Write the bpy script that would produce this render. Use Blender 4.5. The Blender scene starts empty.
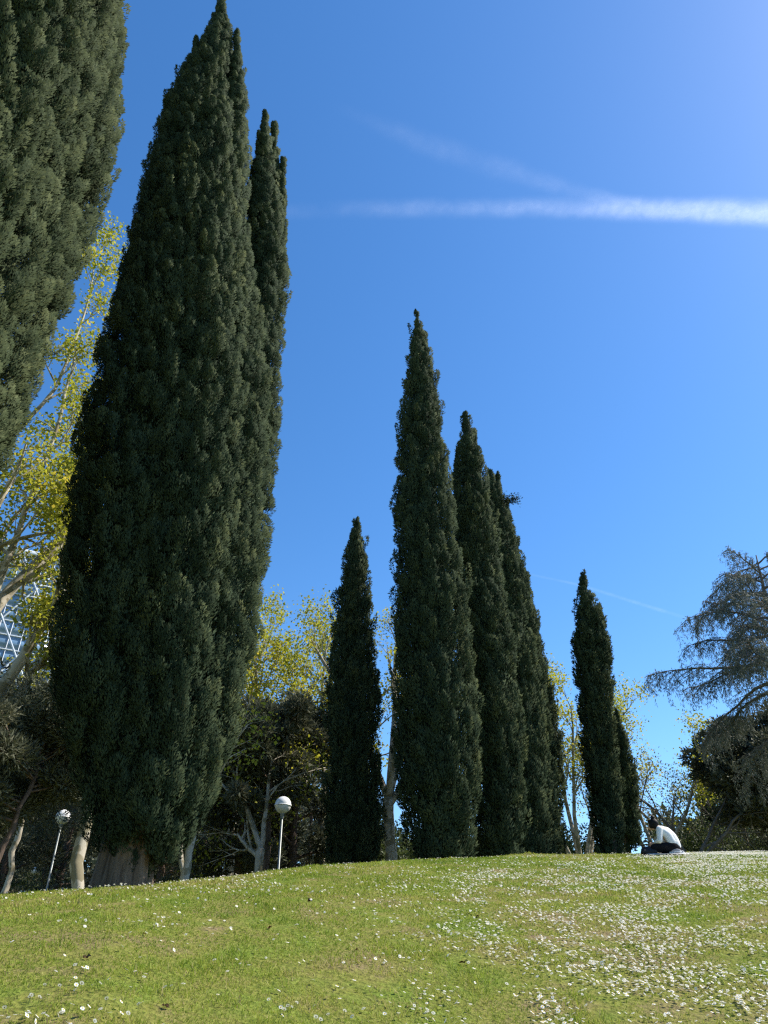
import bpy, bmesh, math, random
import numpy as np
from mathutils import Vector, Matrix

scene = bpy.context.scene
COL = scene.collection
PI = math.pi
rad = math.radians

# ------------------------------------------------------------------ camera, world, sun, exposure
W, H, F, PITCH, CZ = 768, 1024, 720.0, rad(33.0), 1.6
SUN_AZ, SUN_EL = 76.0, 49.0            # clockwise from +Y (the view direction), elevation
cam_data = bpy.data.cameras.new("camera")
cam_data.sensor_fit = 'VERTICAL'
cam_data.sensor_height = 24.0
cam_data.lens = F / H * 24.0
cam_data.clip_start = 0.1
cam_data.clip_end = 40000
cam = bpy.data.objects.new("camera", cam_data)
COL.objects.link(cam)
cam.location = (0, 0, CZ)
cam.rotation_euler = (PI / 2 + PITCH, 0, 0)
scene.camera = cam

world = bpy.data.worlds.new("World")
scene.world = world
world.use_nodes = True
wn = world.node_tree.nodes
wl = world.node_tree.links
wn.clear()
sky = wn.new("ShaderNodeTexSky")
sky.sky_type = 'NISHITA'
sky.sun_disc = False
sky.sun_elevation = rad(SUN_EL)
sky.sun_rotation = rad(SUN_AZ)
sky.altitude = 0
sky.air_density = 1.0
sky.dust_density = 0.25
sky.ozone_density = 4.0
hsv = wn.new("ShaderNodeHueSaturation")
hsv.inputs['Saturation'].default_value = 1.23
hsv.inputs['Hue'].default_value = 0.501
hsv.inputs['Value'].default_value = 1.2
bg = wn.new("ShaderNodeBackground")
bg.inputs['Strength'].default_value = 0.115
wo = wn.new("ShaderNodeOutputWorld")
wl.new(sky.outputs[0], hsv.inputs['Color'])
wl.new(hsv.outputs[0], bg.inputs['Color'])
wl.new(bg.outputs[0], wo.inputs['Surface'])

sun_data = bpy.data.lights.new("sun", 'SUN')
sun_data.energy = 5.0
sun_data.angle = rad(0.53)
sun_data.color = (1.0, 0.94, 0.85)
sun = bpy.data.objects.new("sun", sun_data)
COL.objects.link(sun)
_s = Vector((math.sin(rad(SUN_AZ)) * math.cos(rad(SUN_EL)), math.cos(rad(SUN_AZ)) * math.cos(rad(SUN_EL)), math.sin(rad(SUN_EL))))
sun.rotation_euler = _s.to_track_quat('Z', 'Y').to_euler()
SUN = np.array(_s)

scene.view_settings.view_transform = 'Standard'
scene.view_settings.look = 'None'
scene.view_settings.exposure = 0.72
scene.view_settings.gamma = 1.0
scene.view_settings.use_curve_mapping = False
scene.render.engine = 'CYCLES'
scene.cycles.max_bounces = 5
scene.cycles.diffuse_bounces = 3
scene.cycles.glossy_bounces = 2
scene.cycles.transmission_bounces = 3
scene.cycles.transparent_max_bounces = 8
scene.cycles.use_denoising = False
scene.cycles.filter_width = 1.3

# ------------------------------------------------------------------ small tools
def ray(px, py):
    """direction of a point of the photo: azimuth (rad, clockwise from +Y) and tangent of its elevation"""
    x, y = px - W / 2, H / 2 - py
    fwd = F * math.cos(PITCH) - y * math.sin(PITCH)
    up = F * math.sin(PITCH) + y * math.cos(PITCH)
    return math.atan2(x, fwd), up / math.hypot(x, fwd)

def at(px, py, D):
    a, t = ray(px, py)
    return np.array([D * math.sin(a), D * math.cos(a), CZ + D * t])

def nrm(v):
    return v / np.maximum(np.linalg.norm(v, axis=-1, keepdims=True), 1e-9)

def smooth(e0, e1, x):
    t = np.clip((x - e0) / (e1 - e0), 0, 1)
    return t * t * (3 - 2 * t)

def vnoise(p, seed=0):
    """value noise, p (N,3) -> (N,) in 0..1"""
    p = np.asarray(p, float)
    i = np.floor(p).astype(np.int64)
    f = p - i
    f = f * f * (3 - 2 * f)
    out = 0
    for dx in (0, 1):
        for dy in (0, 1):
            for dz in (0, 1):
                h = (i[:, 0] + dx) * 374761393 + (i[:, 1] + dy) * 668265263 + (i[:, 2] + dz) * 2147483647 + seed * 144665
                h = (h ^ (h >> 13)) * 1274126177
                h = (h ^ (h >> 16)) & 0xFFFF
                w = (f[:, 0] if dx else 1 - f[:, 0]) * (f[:, 1] if dy else 1 - f[:, 1]) * (f[:, 2] if dz else 1 - f[:, 2])
                out = out + w * (h / 65535.0)
    return out

def new_obj(name, mesh, parent=None, label=None, cat=None, group=None, kind=None, loc=None):
    o = bpy.data.objects.new(name, mesh)
    COL.objects.link(o)
    if parent is not None:
        o.parent = parent
    if loc is not None:
        o.location = loc
    tag(o, label, cat, group, kind)
    return o

def tag(o, label=None, cat=None, group=None, kind=None):
    if label: o["label"] = label
    if cat: o["category"] = cat
    if group: o["group"] = group
    if kind: o["kind"] = kind
    return o

def empty(name, loc, label, cat, group=None, rz=0.0):
    o = new_obj(name, None, None, label, cat, group, None, loc)
    o.rotation_euler.z = rz
    return o

def copy_tree(root, loc, rz=0.0, scale=None, label=None):
    r = root.copy()
    COL.objects.link(r)
    r.location = loc
    r.rotation_euler = (0, 0, rz)
    if scale is not None: r.scale = scale
    if label: r["label"] = label
    for ch in list(root.children):
        c = ch.copy()
        COL.objects.link(c)
        c.parent = r
        for g in list(ch.children):
            d = g.copy()
            COL.objects.link(d)
            d.parent = c
    return r

def np_mesh(name, verts, faces, mat, tint=None, smooth_shade=False, mats=None, midx=None):
    """faces: (M,k) int array, or a list of such arrays with different k"""
    if not isinstance(faces, list): faces = [faces]
    faces = [np.asarray(f, np.int32) for f in faces if len(f)]
    me = bpy.data.meshes.new(name)
    verts = np.asarray(verts, np.float32)
    me.vertices.add(len(verts))
    me.vertices.foreach_set("co", verts.ravel())
    loops = np.concatenate([f.ravel() for f in faces])
    totals = np.concatenate([np.full(len(f), f.shape[1], np.int32) for f in faces])
    starts = np.concatenate([[0], np.cumsum(totals)[:-1]]).astype(np.int32)
    me.loops.add(len(loops))
    me.loops.foreach_set("vertex_index", loops)
    me.polygons.add(len(totals))
    me.polygons.foreach_set("loop_start", starts)
    if smooth_shade:
        me.polygons.foreach_set("use_smooth", np.ones(len(totals), bool))
    for m in (mats or [mat]): me.materials.append(m)
    if midx is not None:
        me.polygons.foreach_set("material_index", np.asarray(midx, np.int32))
    me.update(calc_edges=True)
    if tint is not None:
        a = me.attributes.new("tint", 'FLOAT', 'FACE')
        a.data.foreach_set("value", np.asarray(tint, np.float32))
    me.validate()
    return me

class Tubes:
    def __init__(s): s.v, s.f, s.n = [], [], 0
    def add(s, pts, radii, sides=6, cap=True, flute=None):
        pts = np.asarray(pts, float); n = len(pts)
        radii = np.broadcast_to(np.asarray(radii, float), (n,))
        tan = nrm(np.gradient(pts, axis=0))
        ref = np.array([0, 0, 1.0]) if abs(tan[0][2]) < 0.9 else np.array([1.0, 0, 0])
        a = nrm(np.cross(tan, ref)); b = np.cross(tan, a)
        th = np.arange(sides) / sides * 2 * PI
        R = radii[:, None] * np.ones((1, sides))
        if flute is not None: R = R * flute(np.arange(n), th)
        v = pts[:, None, :] + R[..., None] * (np.cos(th)[None, :, None] * a[:, None, :] + np.sin(th)[None, :, None] * b[:, None, :])
        i0 = s.n + np.arange(n - 1)[:, None] * sides
        k = np.arange(sides)[None, :]; k2 = (k + 1) % sides
        s.f.append(np.stack([i0 + k, i0 + k2, i0 + sides + k2, i0 + sides + k], -1).reshape(-1, 4))
        s.v.append(v.reshape(-1, 3)); s.n += n * sides
        if cap:
            s.v.append(pts[-1:] + tan[-1:] * radii[-1] * 0.5); t = s.n; s.n += 1
            base = t - sides
            kk = np.arange(sides)
            s.f.append(np.stack([base + kk, base + (kk + 1) % sides, np.full(sides, t), np.full(sides, t)], -1))
    def mesh(s, name, mat):
        f4 = np.concatenate(s.f)
        tri = f4[:, 2] == f4[:, 3]
        return np_mesh(name, np.concatenate(s.v), [f4[~tri], f4[tri][:, :3]], mat, smooth_shade=True)

class Leaves:
    """many small folded leaf or spray faces collected into one mesh"""
    def __init__(s): s.v, s.f, s.t, s.n, s.cn = [], [], [], 0, []
    def kites(s, P, d, n, L, Wd, tint, bend=0.15, cn=None):
        if cn is not None: s.cn.append(np.repeat(nrm(cn), 4, 0))
        d = nrm(d); sd = nrm(np.cross(d, n)); nn = np.cross(sd, d)
        L = np.broadcast_to(L, (len(P),))[:, None]; Wd = np.broadcast_to(Wd, (len(P),))[:, None]
        v = np.stack([P, P + d * L * .45 + sd * Wd * .5 + nn * Wd * bend, P + d * L, P + d * L * .45 - sd * Wd * .5 + nn * Wd * bend], 1)
        k = len(P)
        idx = s.n + np.arange(k * 4).reshape(k, 4)
        s.v.append(v.reshape(-1, 3)); s.f.append(idx); s.n += k * 4
        s.t.append(np.broadcast_to(tint, (k,)))
    def raw(s, v, f, t):
        s.v.append(v); s.f.append(f + s.n); s.n += len(v); s.t.append(np.full(len(f), t)); s.cn.append(np.zeros((len(v), 3)))
    def mesh(s, name, mat, smooth_shade=False):
        me = np_mesh(name, np.concatenate(s.v), np.concatenate(s.f), mat, np.concatenate(s.t), smooth_shade or bool(s.cn))
        if s.cn: me.normals_split_custom_set_from_vertices(np.concatenate(s.cn).astype(np.float32))
        return me

def bm_mesh(name, bm, mat, smooth_shade=True):
    me = bpy.data.meshes.new(name)
    bm.to_mesh(me); bm.free()
    for m in (mat if isinstance(mat, list) else [mat]): me.materials.append(m)
    if smooth_shade:
        me.polygons.foreach_set("use_smooth", np.ones(len(me.polygons), bool))
    return me

# ------------------------------------------------------------------ materials
def mat_new(name):
    m = bpy.data.materials.new(name)
    m.use_nodes = True
    nt = m.node_tree
    return m, nt.nodes, nt.links, nt.nodes["Principled BSDF"], nt.nodes["Material Output"]

def ramp(nodes, stops):
    r = nodes.new("ShaderNodeValToRGB")
    el = r.color_ramp.elements
    while len(el) < len(stops): el.new(0.5)
    for e, (p, c) in zip(el, stops):
        e.position = p
        e.color = (*c, 1)
    return r

def foliage_mat(name, stops, transl=0.0, rough=0.65, spec=0.25, noise=0.0, nscale=0.6, tcol=None):
    m, N, L, b, out = mat_new(name)
    a = N.new("ShaderNodeAttribute"); a.attribute_name = "tint"
    r = ramp(N, stops)
    if noise:
        tc = N.new("ShaderNodeTexCoord")
        nz = N.new("ShaderNodeTexNoise"); nz.inputs['Scale'].default_value = nscale; nz.inputs['Detail'].default_value = 3
        L.new(tc.outputs['Object'], nz.inputs['Vector'])
        ma = N.new("ShaderNodeMath"); ma.operation = 'MULTIPLY_ADD'
        ma.inputs[1].default_value = noise; L.new(nz.outputs[0], ma.inputs[0])
        sb = N.new("ShaderNodeMath"); sb.operation = 'SUBTRACT'; sb.inputs[1].default_value = noise * 0.5
        L.new(a.outputs['Fac'], sb.inputs[0]); L.new(sb.outputs[0], ma.inputs[2])
        L.new(ma.outputs[0], r.inputs[0])
    else:
        L.new(a.outputs['Fac'], r.inputs[0])
    L.new(r.outputs[0], b.inputs['Base Color'])
    b.inputs['Roughness'].default_value = rough
    b.inputs['Specular IOR Level'].default_value = spec
    if transl:
        t = N.new("ShaderNodeBsdfTranslucent")
        if tcol:
            mx = N.new("ShaderNodeMixRGB"); mx.blend_type = 'MULTIPLY'; mx.inputs[0].default_value = 1
            mx.inputs[2].default_value = (*tcol, 1)
            L.new(r.outputs[0], mx.inputs[1]); L.new(mx.outputs[0], t.inputs[0])
        else:
            L.new(r.outputs[0], t.inputs[0])
        mix = N.new("ShaderNodeMixShader"); mix.inputs[0].default_value = transl
        L.new(b.outputs[0], mix.inputs[1]); L.new(t.outputs[0], mix.inputs[2]); L.new(mix.outputs[0], out.inputs[0])
    return m

def bark_mat(name, c0, c1, scale=(6, 6, 1.2), bump=0.6, patches=None):
    m, N, L, b, out = mat_new(name)
    tc = N.new("ShaderNodeTexCoord"); mp = N.new("ShaderNodeMapping"); mp.inputs['Scale'].default_value = scale
    nz = N.new("ShaderNodeTexNoise"); nz.inputs['Scale'].default_value = 1.6; nz.inputs['Detail'].default_value = 6
    nz.inputs['Roughness'].default_value = 0.7
    L.new(tc.outputs['Object'], mp.inputs[0]); L.new(mp.outputs[0], nz.inputs['Vector'])
    r = ramp(N, [(0.32, c0), (0.68, c1)])
    L.new(nz.outputs[0], r.inputs[0])
    col = r.outputs[0]
    if patches:
        n2 = N.new("ShaderNodeTexNoise"); n2.inputs['Scale'].default_value = 3.5; n2.inputs['Detail'].default_value = 2
        L.new(tc.outputs['Object'], n2.inputs['Vector'])
        r2 = ramp(N, [(0.52, (0, 0, 0)), (0.56, (1, 1, 1))])
        L.new(n2.outputs[0], r2.inputs[0])
        mx = N.new("ShaderNodeMixRGB"); L.new(r2.outputs[0], mx.inputs[0]); L.new(col, mx.inputs[1])
        mx.inputs[2].default_value = (*patches, 1); col = mx.outputs[0]
    L.new(col, b.inputs['Base Color'])
    b.inputs['Roughness'].default_value = 0.9; b.inputs['Specular IOR Level'].default_value = 0.15
    bp = N.new("ShaderNodeBump"); bp.inputs['Strength'].default_value = bump; bp.inputs['Distance'].default_value = 0.03
    L.new(nz.outputs[0], bp.inputs['Height']); L.new(bp.outputs[0], b.inputs['Normal'])
    return m

def plain_mat(name, c, rough=0.5, spec=0.3, metal=0.0, var=0.12, scale=8.0):
    m, N, L, b, out = mat_new(name)
    tc = N.new("ShaderNodeTexCoord")
    nz = N.new("ShaderNodeTexNoise"); nz.inputs['Scale'].default_value = scale; nz.inputs['Detail'].default_value = 4
    L.new(tc.outputs['Object'], nz.inputs['Vector'])
    r = ramp(N, [(0.3, tuple(x * (1 - var) for x in c)), (0.7, tuple(min(1, x * (1 + var)) for x in c))])
    L.new(nz.outputs[0], r.inputs[0]); L.new(r.outputs[0], b.inputs['Base Color'])
    b.inputs['Roughness'].default_value = rough; b.inputs['Specular IOR Level'].default_value = spec
    b.inputs['Metallic'].default_value = metal
    return m

M_CYP = foliage_mat("cypress_foliage", [(0.0, (0.023, 0.036, 0.020)), (0.5, (0.045, 0.064, 0.034)), (1.0, (0.108, 0.122, 0.052))], 0.08, 0.8, 0.04, 0.5, 0.5)
M_CYP2 = foliage_mat("paler_cypress_foliage", [(0.0, (0.030, 0.044, 0.023)), (0.5, (0.056, 0.072, 0.034)), (1.0, (0.118, 0.133, 0.062))], 0.10, 0.8, 0.04, 0.6, 0.4)  # slightly paler tones of the cypress foliage, for the nearest tree
M_PINE = foliage_mat("pine_needles", [(0.0, (0.06, 0.07, 0.042)), (0.5, (0.105, 0.115, 0.070)), (1.0, (0.19, 0.185, 0.115))], 0.2, 0.7, 0.2, 0.6, 0.5)
M_CEDAR = foliage_mat("cedar_needles", [(0.0, (0.07, 0.085, 0.07)), (0.5, (0.125, 0.145, 0.115)), (1.0, (0.21, 0.22, 0.165))], 0.25, 0.65, 0.3, 0.5, 0.6)
M_PLANE = foliage_mat("plane_leaves", [(0.0, (0.22, 0.23, 0.030)), (0.5, (0.35, 0.37, 0.05)), (1.0, (0.52, 0.42, 0.09))], 0.55, 0.6, 0.15, 0.4, 0.5, (1.1, 1.05, 0.65))
M_BUSH = foliage_mat("shrub_leaves", [(0.0, (0.05, 0.07, 0.02)), (0.5, (0.09, 0.12, 0.035)), (1.0, (0.16, 0.18, 0.06))], 0.3, 0.55, 0.3, 0.5, 0.4)
M_DRY = foliage_mat("dry_leaves", [(0.0, (0.12, 0.10, 0.05)), (0.5, (0.18, 0.16, 0.06)), (1.0, (0.26, 0.22, 0.10))], 0.35, 0.6, 0.2, 0.4, 0.5)
M_BARK_CYP = bark_mat("cypress_bark", (0.07, 0.05, 0.035), (0.22, 0.165, 0.115), (11, 11, 0.7), 1.0)
M_BARK_PINE = bark_mat("pine_bark", (0.06, 0.045, 0.035), (0.17, 0.12, 0.09), (5, 5, 1.5), 0.9)
M_BARK_PLANE = bark_mat("plane_bark", (0.30, 0.26, 0.19), (0.52, 0.47, 0.37), (4, 4, 1.5), 0.25, (0.22, 0.19, 0.12))
M_BARK_GREY = bark_mat("grey_bark", (0.10, 0.085, 0.07), (0.22, 0.19, 0.16), (5, 5, 1.5), 0.5)
M_GLOBE = plain_mat("lamp_globe_plastic", (0.78, 0.77, 0.74), 0.3, 0.4, 0, 0.04, 4)
M_POLE = plain_mat("galvanised_pole", (0.20, 0.22, 0.21), 0.45, 0.5, 0.3, 0.15, 6)

# ------------------------------------------------------------------ the ground: a grassy mound
_crest = [(-60, 901), (0, 897), (50, 892.5), (100, 888.5), (155, 884), (200, 880), (250, 874), (300, 868.5), (350, 864), (400, 861),
          (450, 859), (500, 857.5), (600, 856), (690, 854.5), (768, 854), (840, 854)]
_cr = np.array([ray(*c) for c in _crest])
CR_A, CR_T = np.degrees(_cr[:, 0]), _cr[:, 1]
RT_A, RT_R = [-32, -18, -8, 4, 12, 20, 35], [9.3, 10.2, 13, 17, 19, 20.5, 21.5]
K_A, K_K = [-20, -6, 4, 20], [0.05, 0.04, 0.026, 0.02]

def ground(x, y):
    x = np.asarray(x, float); y = np.asarray(y, float)
    r = np.hypot(x, y); phi = np.degrees(np.arctan2(x, y)); pc = np.clip(phi, -34, 34)
    t = np.interp(pc, CR_A, CR_T); R = np.interp(pc, RT_A, RT_R); k = np.interp(pc, K_A, K_K)
    h = CZ + r * t - CZ / R**2 * (r - R) ** 2
    d = np.maximum(r - R, 0)
    hb = CZ + r * t - 0.5 * k * np.minimum(d, 14) ** 2 - k * 14 * np.maximum(d - 14, 0)
    h = np.where(r > R, hb, h)
    floor = 1.9 + 1.9 * smooth(-3, 11, phi) * smooth(120, 70, np.abs(phi)) + 0.02 * np.clip(r - 20, 0, 60)
    # soft maximum with the park floor beyond the mound
    q = np.clip(0.5 + 0.5 * (h - floor) / 0.6, 0, 1)
    hm = floor * (1 - q) + h * q + 0.6 * q * (1 - q)
    h = np.where(r > R, np.maximum(hm, np.minimum(h, hm)), h)
    w = smooth(48, 115, np.abs(phi))
    back = -2.0 * (1 - np.exp(-r / 15))
    p = np.stack([x * 0.9, y * 0.9, np.zeros_like(x)], -1).reshape(-1, 3)
    bump = (vnoise(p, 3).reshape(x.shape) - 0.5) * 0.03 * np.clip(r / 4, 0, 1)
    return h * (1 - w) + back * w + bump

def gz(x, y): return float(ground(np.array([x]), np.array([y]))[0])
def polar(az, D): return D * math.sin(rad(az)), D * math.cos(rad(az))

rr = np.concatenate([np.linspace(0.05, 60, 260), np.geomspace(62, 6000, 40)])
aa = np.radians(np.concatenate([np.arange(-40, 40, 0.5), np.arange(40, 320, 3.0)]))
RR, AA = np.meshgrid(rr, aa, indexing='ij')
X, Y = RR * np.sin(AA), RR * np.cos(AA)
Z = ground(X, Y)
na = len(aa)
i = np.arange(len(rr) - 1)[:, None] * na; k = np.arange(na)[None, :]; k2 = (k + 1) % na
gf = np.stack([i + k, i + na + k, i + na + k2, i + k2], -1).reshape(-1, 4)
m, N, L, b, out = mat_new("lawn_soil")
tc = N.new("ShaderNodeTexCoord")
n1 = N.new("ShaderNodeTexNoise"); n1.inputs['Scale'].default_value = 1.3; n1.inputs['Detail'].default_value = 8; n1.inputs['Roughness'].default_value = 0.7
n2 = N.new("ShaderNodeTexNoise"); n2.inputs['Scale'].default_value = 28; n2.inputs['Detail'].default_value = 4
L.new(tc.outputs['Object'], n1.inputs['Vector']); L.new(tc.outputs['Object'], n2.inputs['Vector'])
r1 = ramp(N, [(0.38, (0.14, 0.19, 0.03)), (0.52, (0.19, 0.19, 0.045)), (0.64, (0.22, 0.17, 0.085))])
r2 = ramp(N, [(0.3, (0.6, 0.6, 0.6)), (0.7, (1.1, 1.1, 1.1))])
L.new(n1.outputs[0], r1.inputs[0]); L.new(n2.outputs[0], r2.inputs[0])
mx = N.new("ShaderNodeMixRGB"); mx.blend_type = 'MULTIPLY'; mx.inputs[0].default_value = 1
L.new(r1.outputs[0], mx.inputs[1]); L.new(r2.outputs[0], mx.inputs[2]); L.new(mx.outputs[0], b.inputs['Base Color'])
b.inputs['Roughness'].default_value = 0.95; b.inputs['Specular IOR Level'].default_value = 0.05
bp = N.new("ShaderNodeBump"); bp.inputs['Distance'].default_value = 0.03; L.new(n2.outputs[0], bp.inputs['Height']); L.new(bp.outputs[0], b.inputs['Normal'])
M_SOIL = m
new_obj("ground", np_mesh("ground", np.stack([X, Y, Z], -1).reshape(-1, 3), gf, M_SOIL, smooth_shade=True), kind="structure",
        label="mown green lawn rising over a grassy mound", cat="lawn")

# ------------------------------------------------------------------ grass blades
rng = np.random.default_rng(7)
def sample_lawn(n, r0, r1, power, amax=40):
    u = rng.random(n)
    r = (r0 ** power + u * (r1 ** power - r0 ** power)) ** (1 / power)
    a = np.radians(rng.uniform(-amax, amax, n))
    return r, a

M_GRASS = foliage_mat("grass_blades", [(0.0, (0.13, 0.21, 0.018)), (0.45, (0.24, 0.31, 0.034)), (0.7, (0.34, 0.345, 0.060)), (1.0, (0.44, 0.35, 0.17))], 0.40, 0.6, 0.15)
n = 960000
r, a = sample_lawn(n, 2.4, 25, 0.75, 62)
x, y = r * np.sin(a), r * np.cos(a)
bare = vnoise(np.stack([x * 2.3, y * 2.3, 0 * x], -1), 15) * .6 + vnoise(np.stack([x * 7, y * 7, 0 * x], -1), 16) * .4
keep = (r < np.interp(np.degrees(a), RT_A, RT_R) + 3) & (rng.random(n) < 1 - .8 * smooth(.56, .72, bare) * smooth(11, 4, x))
x, y, r = x[keep], y[keep], r[keep]
n = len(x)
z = ground(x, y) - 0.004
patch = vnoise(np.stack([x * 1.1, y * 1.1, 0 * x], -1), 11) * 0.4 + vnoise(np.stack([x * 4, y * 4, 0 * x], -1), 12) * 0.3 + vnoise(np.stack([x * 10, y * 10, 0 * x], -1), 14) * 0.3
straw = vnoise(np.stack([x * .5, y * .5, 0 * x], -1), 13)
leftdry = smooth(3, -5, x)
tint = np.clip(-0.20 + 1.15 * patch + (straw - 0.45) * 0.35 + 0.12 * leftdry + rng.normal(0, 0.14, n) + (rng.random(n) < 0.06 + 0.10 * leftdry) * 0.4, 0, 1)
th = rng.uniform(0, 2 * PI, n)
lean = np.stack([np.cos(th), np.sin(th), np.zeros(n)], -1)
d = nrm(np.array([[0, 0, 1.0]]) + lean * rng.uniform(0.3, 1.6, n)[:, None])
Lh = (0.014 + 0.024 * rng.random(n)) * (0.6 + 0.6 * patch + .9 * smooth(.62, .85, vnoise(np.stack([x * 5, y * 5, 0 * x], -1), 17)))
wd = np.maximum(0.0035, 0.0009 * r)
g = Leaves()
g.kites(np.stack([x, y, z], -1), d, lean + 0.3 * rng.normal(size=(n, 3)), Lh, wd, tint)
new_obj("grass", g.mesh("grass", M_GRASS), kind="stuff", label="short mown grass with straw coloured patches on the mound", cat="grass")

# ------------------------------------------------------------------ daisies
M_PETAL = plain_mat("daisy_petal", (0.82, 0.82, 0.80), 0.6, 0.2, 0, 0.04, 40)
M_DISC = plain_mat("daisy_disc", (0.65, 0.42, 0.03), 0.7, 0.2, 0, 0.1, 60)
M_STEM = plain_mat("daisy_stem", (0.08, 0.13, 0.03), 0.6, 0.2, 0, 0.1, 40)
def petal_translucency(m):
    N, L = m.node_tree.nodes, m.node_tree.links
    t = N.new("ShaderNodeBsdfTranslucent"); t.inputs[0].default_value = (.8, .8, .76, 1)
    mix = N.new("ShaderNodeMixShader"); mix.inputs[0].default_value = .32
    L.new(N["Principled BSDF"].outputs[0], mix.inputs[1]); L.new(t.outputs[0], mix.inputs[2]); L.new(mix.outputs[0], N["Material Output"].inputs[0])
petal_translucency(M_PETAL)
def daisy_mesh(seed):
    q = random.Random(seed)
    bm = bmesh.new()
    hgt = q.uniform(0.028, 0.045)
    tilt = Matrix.Rotation(q.uniform(0.1, 0.95), 4, Vector((q.uniform(-1, 1), q.uniform(-1, 1), 0)))
    top = Vector((0, 0, hgt))
    npet = 15; R = q.uniform(0.0100, 0.0135)
    for j in range(npet):
        t = 2 * PI * j / npet + q.uniform(-.08, .08)
        rr_ = R * q.uniform(.86, 1.05); up = q.uniform(0.0005, 0.003)
        pts = []
        for (rad_, off, h_) in ((.25, -.10, 0), (.75, -.19, .6), (1, -.08, 1), (1, .08, 1), (.75, .19, .6), (.25, .10, 0)):
            pts.append(bm.verts.new(top + tilt @ Vector((rr_ * rad_ * math.cos(t + off), rr_ * rad_ * math.sin(t + off), up * h_))))
        bm.faces.new(pts).material_index = 0
    ring = [[bm.verts.new(top + tilt @ Vector((rd * math.cos(2 * PI * j / 8), rd * math.sin(2 * PI * j / 8), hh))) for j in range(8)] for rd, hh in ((R * .36, 0.0004), (R * .25, 0.0026))]
    for j in range(8):
        bm.faces.new((ring[0][j], ring[0][(j + 1) % 8], ring[1][(j + 1) % 8], ring[1][j])).material_index = 1
    bm.faces.new(ring[1]).material_index = 1
    st = [[bm.verts.new(Vector((c[0] + .0011 * math.cos(2 * PI * j / 4), c[1] + .0011 * math.sin(2 * PI * j / 4), c[2]))) for j in range(4)] for c in ((0.004, .003, -.01), tuple(top - Vector((0, 0, .0006))))]
    for j in range(4):
        bm.faces.new((st[0][j], st[0][(j + 1) % 4], st[1][(j + 1) % 4], st[1][j])).material_index = 2
    return bm_mesh("daisy", bm, [M_PETAL, M_DISC, M_STEM], False)
daisies = [daisy_mesh(s) for s in range(6)]

nd = 790000
r, a = sample_lawn(nd, 3.0, 24, 1.35, 62)
x, y = r * np.sin(a), r * np.cos(a)
ad = np.degrees(a)
Rt = np.interp(ad, RT_A, RT_R)
cl = vnoise(np.stack([x * 1.3, y * 1.3, 0 * x], -1), 21); cl2 = vnoise(np.stack([x * 3.2, y * 3.2, 0 * x], -1), 22); cl3 = vnoise(np.stack([x * .35, y * .35, 0 * x], -1), 25)
side = smooth(-6, 16, ad) * smooth(62, 44, ad)
dens = side * 0.30 * smooth(0.33, 0.74, cl * .35 + cl2 * .5 + cl3 * .2) * .92 + 0.008
dens = np.where((ad > 15) & (r > Rt - 3.5), dens + .55 * smooth(20.5, 23.5, ad) * smooth(Rt - 3.2, Rt - 1.0, r), dens)
dens = dens * np.where((ad > -2) & (ad < 17), 1 - 0.9 * smooth(Rt - 8, Rt - 2, r), 1)
dens += 0.035 * smooth(0.62, 0.78, cl) * (ad < -4)
keep = (rng.random(nd) < dens) & (r < Rt + 1.5)
x, y, r = x[keep], y[keep], r[keep]
order = np.argsort(r)
x, y, r = x[order], y[order], r[order]
inview = np.abs(x) < r * np.cos(np.arctan2(x, y)) * 0.50
first = np.where(inview & (r > 4.4))[0][:300]
isnear = np.zeros(len(x), bool); isnear[first] = True
zz = ground(x, y)
for j, i_ in enumerate(first):
    o = new_obj("daisy", daisies[j % 6], None, "white daisy with a yellow centre in the nearest grass", "daisy", "daisies in the near grass", None, (x[i_], y[i_], zz[i_]))
    o.rotation_euler = (0, 0, rng.uniform(0, 6.28)); s_ = rng.uniform(.7, 1.0); o.scale = (s_, s_, s_)
# the rest of the daisies, as one carpet
xr, yr, zr = x[~isnear], y[~isnear], zz[~isnear]
nf = len(xr)
th = np.arange(8) / 8 * 2 * PI
nn_ = nrm(np.array([[0, 0, 1.0]]) + SUN * 0.35 + rng.normal(0, .42, (nf, 3)))
t1 = nrm(np.cross(nn_, np.array([[0, 1.0, 0.01]]))); t2 = np.cross(nn_, t1)
Rd = rng.uniform(.009, .0142, nf)
c = np.stack([xr, yr, zr + rng.uniform(.020, .040, nf)], -1)
ringv = c[:, None, :] + Rd[:, None, None] * (np.cos(th)[None, :, None] * t1[:, None] + np.sin(th)[None, :, None] * t2[:, None]) * np.where(np.arange(8) % 2, .82, 1.0)[None, :, None]
disc = c[:, None, :] + nn_[:, None] * 0.002 + .34 * Rd[:, None, None] * (np.cos(th)[None, :, None] * t1[:, None] + np.sin(th)[None, :, None] * t2[:, None])
v = np.concatenate([ringv, disc], 1).reshape(-1, 3)
f = (np.arange(nf)[:, None, None] * 16 + np.arange(16).reshape(2, 8)[None]).reshape(-1, 8)
new_obj("daisy_carpet", np_mesh("daisy_carpet", v, f, None, mats=[M_PETAL, M_DISC], midx=np.tile([0, 1], nf)), kind="stuff",
        label="carpet of small white daisies over the right of the mound", cat="daisies", group="daisies on the mound")

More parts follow.
